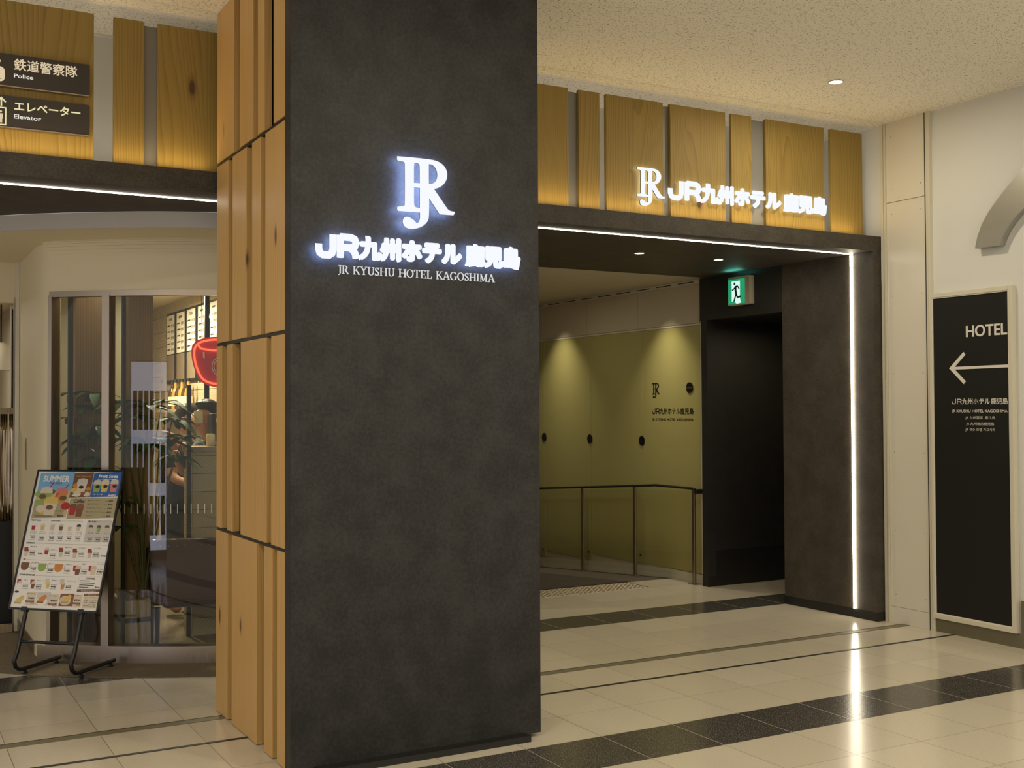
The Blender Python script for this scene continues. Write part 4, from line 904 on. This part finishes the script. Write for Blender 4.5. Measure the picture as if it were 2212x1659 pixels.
def person(label, pos, face, top, sc=1.0, lean=0.0, la=None, ra=None):
    """standing figure: pos = feet, face = heading angle, arms = list of two offsets (side, forward, z)"""
    t = thing('person', label, 'person', pos); p0 = Vector(pos)
    F = Vector((math.cos(face), math.sin(face), 0)); Sd = Vector((math.sin(face), -math.cos(face), 0))
    def P(s_, f_, z_): return p0+(Sd*s_+F*(f_+lean*max(0, z_-.9)))*sc+Vector((0, 0, z_*sc))
    V = [P(0, 0, .93), P(0, 0, 1.12), P(0, .0, 1.30), P(0, .0, 1.395), P(0, .012, 1.45), P(0, .03, 1.52), P(0, .032, 1.59), P(0, .025, 1.665)]
    E = [(0, 1), (1, 2), (2, 3), (3, 4), (4, 5), (5, 6), (6, 7)]; rd = [(.11, .08), (.10, .07), (.115, .075), (.075, .055), .052, (.064, .076), (.080, .096), (.068, .082)]
    for sg_, arm in ((1, ra), (-1, la)):
        b_ = len(V); sh = P(.17*sg_, 0, 1.35); el, wr = (P(*arm[0]), P(*arm[1])) if arm else (P(.22*sg_, .02, 1.08), P(.20*sg_, .16, .90))
        V += [sh, el, wr]; E += [(2, b_), (b_, b_+1), (b_+1, b_+2)]; rd += [.050, .040, .026]
        b_ = len(V); V += [P(.09*sg_, 0, .86), P(.10*sg_, .02, .48), P(.10*sg_, 0, .09), P(.11*sg_, .10, .04)]; E += [(0, b_), (b_, b_+1), (b_+1, b_+2), (b_+2, b_+3)]; rd += [.07, .050, .038, .035]
        hand('hand', wr, (wr-el), t)
    skin_body('body', V, E, rd, M['skin'], t)
    V2 = [P(0, 0, .80), P(0, 0, .92), P(0, 0, 1.12), P(0, 0, 1.31), P(0, 0, 1.40)]; E2 = [(0, 1), (1, 2), (2, 3), (3, 4)]; r2 = [(.20, .15), (.19, .14), (.17, .13), (.185, .135), (.12, .10)]
    for sg_, arm in ((1, ra), (-1, la)):
        b_ = len(V2); sh = P(.17*sg_, 0, 1.35); el = P(*arm[0]) if arm else P(.22*sg_, .02, 1.08); V2 += [sh, sh.lerp(el, .72)]; E2 += [(3, b_), (b_, b_+1)]; r2 += [.075, .062]
    skin_body('shirt', V2, E2, r2, top, t)
    for sg_ in (1, -1):
        skin_body('trouser_leg', [P(.07*sg_, 0, .95), P(.085*sg_, .0, .80), P(.10*sg_, .02, .48), P(.10*sg_, 0, .07)], [(0, 1), (1, 2), (2, 3)], [(.09, .10), .095, .075, .062], M['trouser'], t)
    hv = [P(0, -.045, 1.50), P(0, -.040, 1.58), P(0, -.020, 1.655), P(0, .025, 1.695), P(0, .085, 1.685)]; skin_body('hair', hv, [(0, 1), (1, 2), (2, 3), (3, 4)], [(.055, .05), (.090, .075), (.094, .080), (.088, .055), (.055, .022)], M['hair'], t)
    q = MB(); c_ = P(0, .126, 1.572); q.hexa([tuple(c_+Sd*a+F*b+Vector((0, 0, z_))) for a, b, z_ in ((-.016, -.02, -.02), (.016, -.02, -.02), (.010, .022, -.014), (-.010, .022, -.014), (-.008, -.02, .03), (.008, -.02, .03), (.005, .0, .03), (-.005, .0, .03))], M['skin']); q.build('nose', t, .004)
    for sg_ in (1, -1):
        q = MB(); e_ = P(.032*sg_, .116, 1.605); q.lathe(tuple(e_), [(.002, -.006), (.009, -.003), (.009, .003), (.002, .006)], M['black'], 10); q.build('eye', t)
        q = MB(); e_ = P(.082*sg_, .020, 1.585); q.lathe(tuple(e_), [(.006, -.03), (.014, -.01), (.016, .015), (.007, .028)], M['skin'], 10); q.build('ear', t)
    q = MB(); e_ = P(0, .108, 1.527); q.hexa([tuple(e_+Sd*a+F*b+Vector((0, 0, z_))) for a, b, z_ in ((-.024, -.01, -.005), (.024, -.01, -.005), (.012, .004, -.006), (-.012, .004, -.006), (-.024, -.01, .004), (.024, -.01, .004), (.012, .004, .005), (-.012, .004, .005))], M['lips']); q.build('mouth', t)
    return t
pp = at(386, 895, Y=8.72)
person('dark haired person in a black shirt standing below the menu boards', (pp.x, pp.y, .004), R(-50), M['shirt_black'], .905, .12, [(-.24, .08, 1.12), (-.16, .24, 1.06)], [(.22, .08, 1.12), (.14, .24, 1.06)])
pp = at(482, 900, Y=8.2)
person('person in a slate blue shirt half hidden by the pillar, one bare forearm showing', (pp.x-.02, pp.y, .004), R(200), M['shirt_blue'], .92, .15, [(-.25, .16, 1.16), (-.10, .34, 1.40)], [(.24, .14, 1.14), (.12, .26, 1.34)])

# shop doorway at the far left
t = thing('pendant_lamp', 'white dome pendant lamp inside the shop doorway', 'pendant lamp', (.72, 9.6, 1.9))
pc = at(2, 800, Y=9.9)
q = MB(); q.lathe((pc.x, pc.y, pc.z), [(.155, 0), (.152, .03), (.13, .12), (.08, .19), (.03, .22)], M['cream_gloss'], 28); q.build('dome', t, smooth=True)
q = MB(); q.tube([(pc.x, pc.y, pc.z+.21), (pc.x, pc.y, 2.36)], .006, M['black'], 8); q.build('cord', t)
q = MB(); q.lathe((pc.x, pc.y, pc.z+.02), [(.02, 0), (.045, .03), (.045, .06), (.02, .09)], M['lamp'], 16); q.build('bulb', t, smooth=True)
q = MB(); a, b = at(22, 900, Y=8.80), at(39, 900, Y=8.80); zt_ = at(35, 668, Y=8.80).z
t = thing('hanging_screen', 'narrow black screen with a white edge hanging in the shop doorway', 'screen', (a.x, 8.8, .1))
q.box((a.x+.006, 8.80, .12), (b.x, 8.83, min(zt_, 2.25)), M['black']); q.build('sheet', t)
q = MB(); q.box((a.x, 8.795, .12), (a.x+.006, 8.835, min(zt_, 2.25)), M['white']); q.box((a.x, 8.795, min(zt_, 2.25)), (b.x, 8.835, 2.262), M['cream_trim']); q.build('edge', t)
M['foil'] = mat('foil_pouch', (.62, .55, .45), .18, 1)
t = thing('snack_rack', 'tall rack holding shiny foil pouches in the shop doorway', 'rack', (.7, 8.74, 0))
a, b = at(-20, 1000, Y=8.74), at(36, 1000, Y=8.74)
q = MB(); q.box((a.x, 8.75, .004), (b.x, 8.79, at(20, 1000, Y=8.74).z-.35), M['black']); q.box((b.x-.02, 8.76, .3), (b.x, 8.785, at(20, 890, Y=8.74).z), M['black']); q.build('frame', t)
q = MB(); zr = at(20, 885, Y=8.74).z; q.box((a.x, 8.70, zr-.03), (b.x, 8.785, zr+.012), M['plank']); q.build('top_box', t)
for k in range(3):
    x0, x1 = a.x+(b.x-a.x)*k/3+.004, a.x+(b.x-a.x)*(k+1)/3-.004; n = 6; v = []; f = []
    zt2, zb2 = zr-.031, at(20, 1125, Y=8.74).z
    for i in range(n+1):
        for j_ in range(9): 
            fx, fz = j_/8, i/n; v.append((x0+(x1-x0)*fx, 8.745-.035*math.sin(PI*fx)*math.sin(PI*min(1, fz*.9+.05))-.006*math.sin(fx*19+k), zt2+(zb2-zt2)*fz))
    for i in range(n):
        for j_ in range(8): f.append((i*9+j_, i*9+j_+1, i*9+9+j_+1, i*9+9+j_))
    q = MB(); q.keep = True; q.raw(v, f, M['foil']); o = q.build('foil_pouch', smooth=True)
    o.modifiers.new('solid', 'SOLIDIFY').thickness = .004
    tag(o, ['foil pouch at the picture edge of the doorway rack', 'middle foil pouch of the doorway rack', 'foil pouch next to the black screen in the doorway rack'][k], 'pouch', 'foil pouches on the rack')
t = MB(); t.box((.30, 8.55, .004), (.85, 8.60, .055), M['plank']); struct(t.build('trim_12'), 'low wooden threshold of the shop doorway', 'threshold')

# ------------------------------------------------------------------ menu stand
F1 = Vector((.767, 7.148, 0)); U_ = Vector((.71585, -.69825, 0)); V_ = Vector((.69825, .71585, 0)); TH = R(18)
E_ = V_*math.sin(TH)+Vector((0, 0, math.cos(TH)))
PS = plane(F1-V_*.11, U_, E_)
st = thing('menu_stand', 'black tube stand holding a tilted drinks menu poster', 'menu stand', (.93, 7.02, 0))
def leg(u):
    b = F1+U_*u; P = lambda v, z: b+V_*v+Vector((0, 0, z))
    pts = [P(.335, .034), P(.02, .034), P(-.03, .038), P(-.062, .06), P(-.072, .095)]
    for w_ in (.16, .3, .6, 1.1): pts.append(PS(u, w_, -.018))
    q = MB(); q.tube(pts, .0125, M['black_tube'], 12); o = q.build('leg', st, smooth=True)
    for v in (.30, .02):
        q = MB(); q.lathe(tuple(P(v, .0)), [(.013, .004), (.015, .006), (.015, .014), (.009, .016), (.009, .026)], M['black'], 14); q.build('rubber_foot', o)
    q = MB(); q.slab([(u-.018, .382), (u+.018, .382), (u+.018, .408), (u-.018, .408)], PS, M['black_tube'], -.02, .006); q.build('clip', o)
leg(.0); leg(.373)
q = MB(); q.tube([PS(0, .215, -.018), PS(.373, .215, -.018)], .009, M['black_tube'], 10); q.tube([PS(0, 1.02, -.018), PS(.373, 1.02, -.018)], .009, M['black_tube'], 10); q.build('crossbar', st, smooth=True)
ua, ub, wa, wb = -.108, .485, .390, 1.222
q = MB(); fw = .011
for a in ([(ua+fw, wa), (ub-fw, wa), (ub-fw, wa+fw), (ua+fw, wa+fw)], [(ua+fw, wb-fw), (ub-fw, wb-fw), (ub-fw, wb), (ua+fw, wb)], [(ua, wa), (ua+fw, wa), (ua+fw, wb), (ua, wb)], [(ub-fw, wa), (ub, wa), (ub, wb), (ub-fw, wb)]): q.slab(a, PS, M['black_tube'], -.006, .005)
q.slab([(ua+.002, wa+.002), (ub-.002, wa+.002), (ub-.002, wb-.002), (ua+.002, wb-.002)], PS, M['black'], -.006, -.001)
q.build('frame', st)
pr = lambda n_, c_: mat('print_'+n_, c_, .35)
I = {k: pr(k, c_) for k, c_ in dict(white=(.88, .84, .78), black=(.03, .025, .02), grey=(.35, .32, .28), shade=(.55, .50, .44), blue=(.03, .13, .42), sky=(.20, .45, .72), tan=(.60, .48, .30), brown=(.16, .09, .05), red=(.45, .03, .035), green=(.30, .42, .10), yellow=(.72, .52, .14), pink=(.65, .22, .20), orange=(.65, .25, .05), cup=(.66, .56, .42), coffee=(.20, .09, .04), cream=(.72, .62, .46), maroon=(.28, .10, .05), khaki=(.42, .36, .20), lgrey=(.62, .58, .54), purple=(.20, .05, .28)).items()}
q = MB(); q.rect(ua+fw, wa+fw, ub-fw, wb-fw, PS, I['white'], .0); ps = q.build('poster_sheet', st)
q = MB(); q.keep = True
def PT(x, y):
    s_ = (x-312+(y-60)*.2034)/912; t_ = (y-60-s_*40)/1487
    return (ua+s_*.593, wb-t_*.832)
hw, hh = .593/912, .832/1487
def QR(x0, y0, x1, y1, c_, d): q.flat([PT(x0, y1), PT(x0+(y1-y0)*.0 +x1-x0, y1), PT(x1+(y1-y0)*.2034, y0), PT(x0+(y1-y0)*.2034, y0)], PS, I[c_], d)
def BX(x0, y0, w_, h_, c_, d):             # upright box on the sheet whose top left corner is at x0,y0
    a, b = PT(x0, y0); q.rect(a, b-h_*hh, a+w_*hw, b, PS, I[c_], d)
def TX(body, x, y, w_, h_, c_='black', bold=0, d=.0012, shear=0):
    a, b = PT(x, y); write(q, body, a, b, w_*hw, h_*hh, PS, I[c_], bold, d, 0, shear)
def EL(x, y, rx, ry, c_, d, n=18):
    a, b = PT(x, y); q.flat([(a+rx*hw*math.cos(2*PI*k/n), b+ry*hh*math.sin(2*PI*k/n)) for k in range(n)], PS, I[c_], d)
def CUP(x, y, w_, h_, c_, lid=None, d=.0008, straw=None):   # x,y = centre of the rim
    a, b = PT(x, y); q.flat([(a-w_*.36*hw, b-h_*hh), (a+w_*.36*hw, b-h_*hh), (a+w_*.5*hw, b), (a-w_*.5*hw, b)], PS, I[c_], d)
    if lid: q.flat([(a-w_*.53*hw, b-h_*.22*hh), (a+w_*.53*hw, b-h_*.22*hh), (a+w_*.42*hw, b+h_*.16*hh), (a, b+h_*.24*hh), (a-w_*.42*hw, b+h_*.16*hh)], PS, I[lid], d+.0001)
    if straw: q.stroke([(a+w_*.1*hw, b), (a+w_*.45*hw, b+h_*.55*hh)], w_*.08*hw, PS, I[straw], d+.00005)
def LN(x0, x1, y, c_='grey'): a, b = PT(x0, y); q.rect(a, b-.0008, a+(x1-x0)*hw, b+.0008, PS, I[c_], .0006)
def MUG(x, y, w_, h_, c_):
    a, b = PT(x, y); q.flat([(a+w_*.5*hw*math.cos(k*PI/8)*(1 if 0 <= k <= 8 else 1), b+(-h_*.5*hh*math.sin(k*PI/8))) for k in range(0, 9)][::-1]+[(a+w_*.5*hw, b+h_*.42*hh), (a-w_*.5*hw, b+h_*.42*hh)][::-1][::-1], PS, I[c_], .0008)
    q.stroke([(a+w_*.48*hw, b+h_*.3*hh), (a+w_*.72*hw, b+h_*.22*hh), (a+w_*.70*hw, b-h_*.1*hh), (a+w_*.45*hw, b-h_*.2*hh)], w_*.07*hw, PS, I['shade'], .0007)
# large picture panel
QR(243, 100, 601, 592, 'tan', .0003); QR(303, 100, 664, 300, 'sky', .0004); QR(240, 400, 560, 592, 'khaki', .00042)
TX('SUMMER', 365, 198, 275, 70, 'white', .0016); TX('Fruit KULA', 432, 226, 130, 30, 'purple', .0003, .0013, .2)
for x, y, w_, h_, c_, lid in ((405, 290, 130, 150, 'green', 'cream'), (568, 300, 125, 130, 'orange', 'pink'), (455, 400, 150, 165, 'cream', 'yellow')): CUP(x, y, w_, h_, c_, lid, .0007+x*1e-7, 'red')
for x, y in ((360, 360), (432, 480), (575, 382)): EL(x, y, 38, 26, 'brown', .00095); 
for x, y, r_, c_ in ((305, 420, 34, 'green'), (320, 330, 38, 'green'), (335, 490, 46, 'cream'), (600, 470, 48, 'red'), (600, 470, 38, 'pink'), (465, 310, 30, 'brown'), (352, 515, 40, 'yellow')): EL(x, y, r_, r_*.85, c_, .00058+r_*1e-6)
TX('フルーツクーラ', 482, 528, 100, 18, 'black', 0); TX('¥600', 512, 582, 66, 22, 'black', .0004); BX(275, 564, 185, 7, 'brown', .0012)
# ginger ale and soda panels
QR(637, 110, 848, 378, 'brown', .0003); TX('Craft Ginger Ale', 708, 158, 165, 22, 'orange', .0003); CUP(782, 200, 110, 120, 'cream', 'lgrey', .0007); EL(765, 268, 26, 18, 'black', .0009)
for x, y, r_, c_ in ((710, 250, 32, 'orange'), (690, 300, 34, 'yellow'), (838, 290, 26, 'orange'), (770, 330, 36, 'maroon'), (820, 345, 34, 'cream'), (720, 340, 40, 'cream')): EL(x, y, r_, r_*.8, c_, .00052+r_*1e-6)
TX('¥470', 662, 366, 84, 24, 'white', .0004)
QR(851, 116, 1140, 380, 'blue', .0003); TX('Fruit Soda', 945, 172, 200, 36, 'white', .0012, .0012, .15); BX(938, 183, 190, 6, 'white', .0012)
for x, c_, l_ in ((938, 'green', 'lgrey'), (1018, 'yellow', 'cream'), (1112, 'pink', 'lgrey')): CUP(x, 218, 82, 110, c_, l_, .0007); EL(x-3, 268, 24, 17, 'black', .0009)
TX('フルーツソーダ', 880, 358, 102, 18, 'white', .0003); TX('¥490', 1035, 376, 80, 22, 'white', .0004)
# coffee panel
QR(606, 388, 1092, 606, 'khaki', .0003); TX('Coffee', 682, 436, 110, 40, 'black', .0006, .0012, .2); CUP(682, 468, 74, 100, 'red', 'coffee', .0007); CUP(752, 474, 82, 112, 'coffee', 'maroon', .0008)
for k, (tx, w_, pr_) in enumerate((('SBCドリップコーヒー', 135, '¥360'), ('SBCアイスコーヒー', 120, '¥360'), ('コールドブリューコーヒー', 150, '¥470'), ('水出しコールドブリューコーヒー', 175, '¥420'), ('アメリカーノ', 76, '¥400'))):
    yy = 418+k*41; xx = 832-k*7.5; TX(tx, xx, yy+2, w_, 15); TX(pr_, 1045-k*8, yy+14, 44, 17, 'black', .0003); TX('Tall', 1010-k*8, yy+14, 24, 10); LN(xx-5, 1115-k*8, yy+24)
# kula row
TX('FRUIT KULA', 243, 622, 103, 16, 'black', .0003); TX('フルーツクーラ', 352, 621, 66, 9); TX('JAVA KULA', 450, 634, 96, 16, 'black', .0003); TX('ジャバクーラ', 562, 633, 56, 9); LN(622, 780, 630)
QR(780, 626, 1034, 858, 'lgrey', .0003); TX('TEA KULA', 832, 648, 84, 16, 'black', .0003); TX('ティークーラ', 924, 647, 58, 9); LN(990, 1078, 645)
for x, y, c_, l_, t1, t2, p_ in ((272, 660, 'red', 'white', 'ストロベリー', 'ヨーグルト', '¥550'), (366, 668, 'yellow', 'cream', 'マンゴー', 'チャンク', '¥560'), (468, 672, 'cup', 'cream', 'バニラ', 'コーヒー', '¥530'), (558, 676, 'coffee', 'lgrey', 'モカ', 'チョコレート', '¥540'), (648, 680, 'cup', 'white', 'クリーミー', 'キャラメル', '¥540'), (738, 682, 'cup', 'black', 'クッキー＆', 'クリーム', '¥560'),
                            (860, 690, 'cup', 'brown', 'ほうじ茶', '', '¥530'), (943, 694, 'green', 'brown', '抹茶', '', '¥530'), (1026, 696, 'cup', 'brown', 'チャイ', '', '¥530')):
    CUP(x, y, 44, 56, c_, l_, .0008); TX(t1, x-36, y+78, 60 if len(t1) > 3 else 40, 14)
    if t2: TX(t2, x-42, y+96, 66, 14)
    TX('Short ¥490', x-42, y+122, 56, 9); TX(p_, x-38, y+146, 44, 18, 'black', .0004); TX('Grande ¥590', x-54, y+164, 58, 9)
# espresso
TX('ESPRESSO', 193, 864, 90, 17, 'black', .0003); LN(290, 1040, 862)
for x, y, two, t1, p_ in ((197, 888, 1, 'SBCラテ', '¥440'), (408, 924, 0, 'カプチーノ', '¥440'), (556, 900, 1, 'SBCモカ', '¥500'), (698, 910, 1, 'キャラメルラテ', '¥470'), (848, 914, 1, 'バニララテ', '¥490')):
    CUP(x, y, 46, 58, 'red', 'white' if two else 'lgrey', .0008)
    if two: CUP(x, y+44, 42, 66, 'cup', 'coffee', .0010)
    TX(t1, x+38, y+16, 66, 15); TX('Short ¥400', x+34, y+56, 56, 9); TX(p_, x+30, y+80, 52, 18, 'black', .0004); TX('Grande ¥500', x+24, y+100, 60, 9)
TX('ソイラテ', 222, 976, 50, 14); TX('¥490', 312, 982, 48, 17, 'black', .0004); TX('ヘーゼルナッツラテ', 868, 1002, 76, 14); TX('¥490', 955, 1012, 50, 17, 'black', .0004)
# tea
TX('TEA', 158, 1034, 30, 16, 'black', .0003); LN(200, 1020, 1034)
for x, y, c_, t1, p_ in ((178, 1100, 'coffee', 'ほうじ茶ラテ', '¥480'), (354, 1114, 'green', '抹茶ラテ', '¥480'), (524, 1122, 'orange', 'ハニー柚子レモンティー', '¥480')):
    MUG(x, y, 84, 92, c_); TX(t1, x+68, y-26, 76 if c_ != 'green' else 52, 15); TX('Short ¥440', x+62, y+18, 56, 9); TX(p_, x+56, y+42, 58, 19, 'black', .0004); TX('Grande ¥530', x+50, y+60, 60, 9)
for x, y, c_, t1, p_ in ((708, 1084, 'coffee', '紅茶', '¥400'), (864, 1086, 'cream', 'チャイラテ', '¥480')):
    CUP(x, y, 58, 76, 'red', 'white', .0008); CUP(x+18, y+36, 56, 78, c_, 'cup', .0010); TX(t1, x+56, y+10, 34 if len(t1) < 3 else 64, 15); TX('Short ¥360', x+50, y+60, 56, 9); TX(p_, x+46, y+88, 56, 19, 'black', .0004); TX('Grande ¥460', x+40, y+106, 60, 9)
# other beverages
TX('OTHER BEVERAGES', 122, 1198, 162, 17, 'black', .0003); LN(292, 720, 1202)
for x, y, c1_, c2_, t1, p_, w_ in ((126, 1226, 'red', 'white', 'ミルク', '¥410', 42), (262, 1232, 'red', 'coffee', 'チョコレート', '¥470', 72), (414, 1232, 'cream', 'yellow', '果汁100%ジュース', '¥440', 74), (566, 1240, 'lgrey', 'orange', 'イタリアンソーダ', '¥420', 100)):
    CUP(x, y, 44, 56, c1_, 'white' if c1_ == 'red' else None, .0008); CUP(x+6, y+44, 40, 62, c2_, 'lgrey', .0010); TX(t1, x+40, y+28, w_, 15); TX('Short ¥370', x+34, y+70, 56, 9); TX(p_, x+30, y+94, 54, 19, 'black', .0004); TX('Grande ¥510', x+26, y+112, 60, 9)
QR(712, 1216, 938, 1345, 'lgrey', .0003); QR(715, 1219, 935, 1342, 'white', .0004); TX('CUSTOMIZE', 804, 1244, 90, 17, 'black', .0004)
for k, w_ in enumerate((100, 150, 146, 96)): BX(744-k*4, 1253+k*22, w_, 7, 'black', .0012)
TX('各¥50', 888, 1334, 46, 17, 'black', .0003); QR(708, 1345, 938, 1372, 'brown', .0004); TX('表示価格は全て税込価格です', 750, 1366, 150, 12, 'white')
# cakes
EL(97, 1368, 22, 11, 'black', .0008)
QR(285, 1376, 425, 1505, 'lgrey', .0003); QR(520, 1390, 660, 1518, 'maroon', .0003); EL(352, 1468, 58, 40, 'white', .0005); EL(590, 1460, 58, 48, 'cup', .0005)
for x, y, c_ in ((72, 1475, 'yellow'), (302, 1470, 'orange'), (552, 1470, 'yellow')):
    a, b = PT(x, y); q.flat([(a, b), (a+.045, b), (a+.062, b+.030), (a+.048, b+.042), (a+.012, b+.020)], PS, I[c_], .0008); q.flat([(a, b), (a+.045, b), (a+.045, b-.008), (a, b-.008)], PS, I['khaki' if c_ == 'yellow' else 'maroon'], .0008)
QR(180, 1376, 275, 1510, 'cream', .0002); QR(415, 1395, 510, 1515, 'cream', .0002); QR(648, 1400, 745, 1530, 'cream', .0002)
for x, y, t1, p_, s_ in ((202, 1392, 'NYチーズケーキ', '¥460', '¥710'), (430, 1418, 'マンゴータルト', '¥460', '¥710'), (668, 1412, 'アップルタルト', '¥520', '¥770')):
    TX(t1, x, y, 78, 15); TX(p_, x+12, y+52, 62, 20, 'black', .0004); BX(x-14, y+64, 90, 20, 'maroon', .0005); TX('SET MENU', x+6, y+78, 50, 9, 'cream'); TX(s_, x+32, y+102, 40, 14)
QR(778, 1390, 935, 1414, 'maroon', .0005); TX('選べるドリンク', 820, 1408, 80, 13, 'cream'); QR(753, 1416, 925, 1538, 'cream', .0002)
for k, (s1, s2) in enumerate((('コーヒー', 'アイスコーヒー'), ('紅茶', 'イタリアンソーダ'), ('ラテ', '＋¥50'))): TX(s1, 786-k*5, 1436+k*24, 36, 12); TX(s2, 845-k*6, 1436+k*24, 64, 12)
TX('SIZE UP', 770, 1516, 44, 11); TX('S→T ＋¥50', 822, 1508, 70, 14); TX('S→G ＋¥90', 818, 1528, 70, 14)
q.build('printed_menu', ps)

# lit display cabinet across the concourse, seen mirrored in the curved window
cb = Vector((-2.42, 4.02, 0)); nd = Vector((.765, .644, 0)).normalized(); ex = Vector((-nd.y, nd.x, 0))
PC = plane(cb, ex, (0, 0, 1))
M['cab_light'] = emis('cabinet_light_panel', (.78, .80, 1), 4.0)
t = thing('display_cabinet', 'white lit display cabinet mirrored in the curved window', 'cabinet', cb)
q = MB(); q.slab([(-.62, 0), (.62, 0), (.62, 2.03), (-.62, 2.03)], PC, M['cream_gloss'], -.4, 0); q.build('body', t)
q = MB(); q.rect(-.60, .10, .60, 2.01, PC, M['cab_light'], .003); q.build('light_panel', t)
q = MB(); random.seed(11)
for z0 in (1.32, .78, .25):
    for k in range(6):
        c_ = random.choice(['khaki', 'green', 'maroon', 'yellow', 'brown', 'pink']); x = -.56+k*.19
        q.rect(x, z0, x+.15, z0+.40, PC, I['black'], .005); q.rect(x+.02, z0+.03, x+.13, z0+.30, PC, I[c_], .007); q.rect(x+.02, z0+.03, x+.13, z0+.10, PC, I[random.choice(['pink', 'cream', 'orange'])], .008)
q.build('product_print', t)
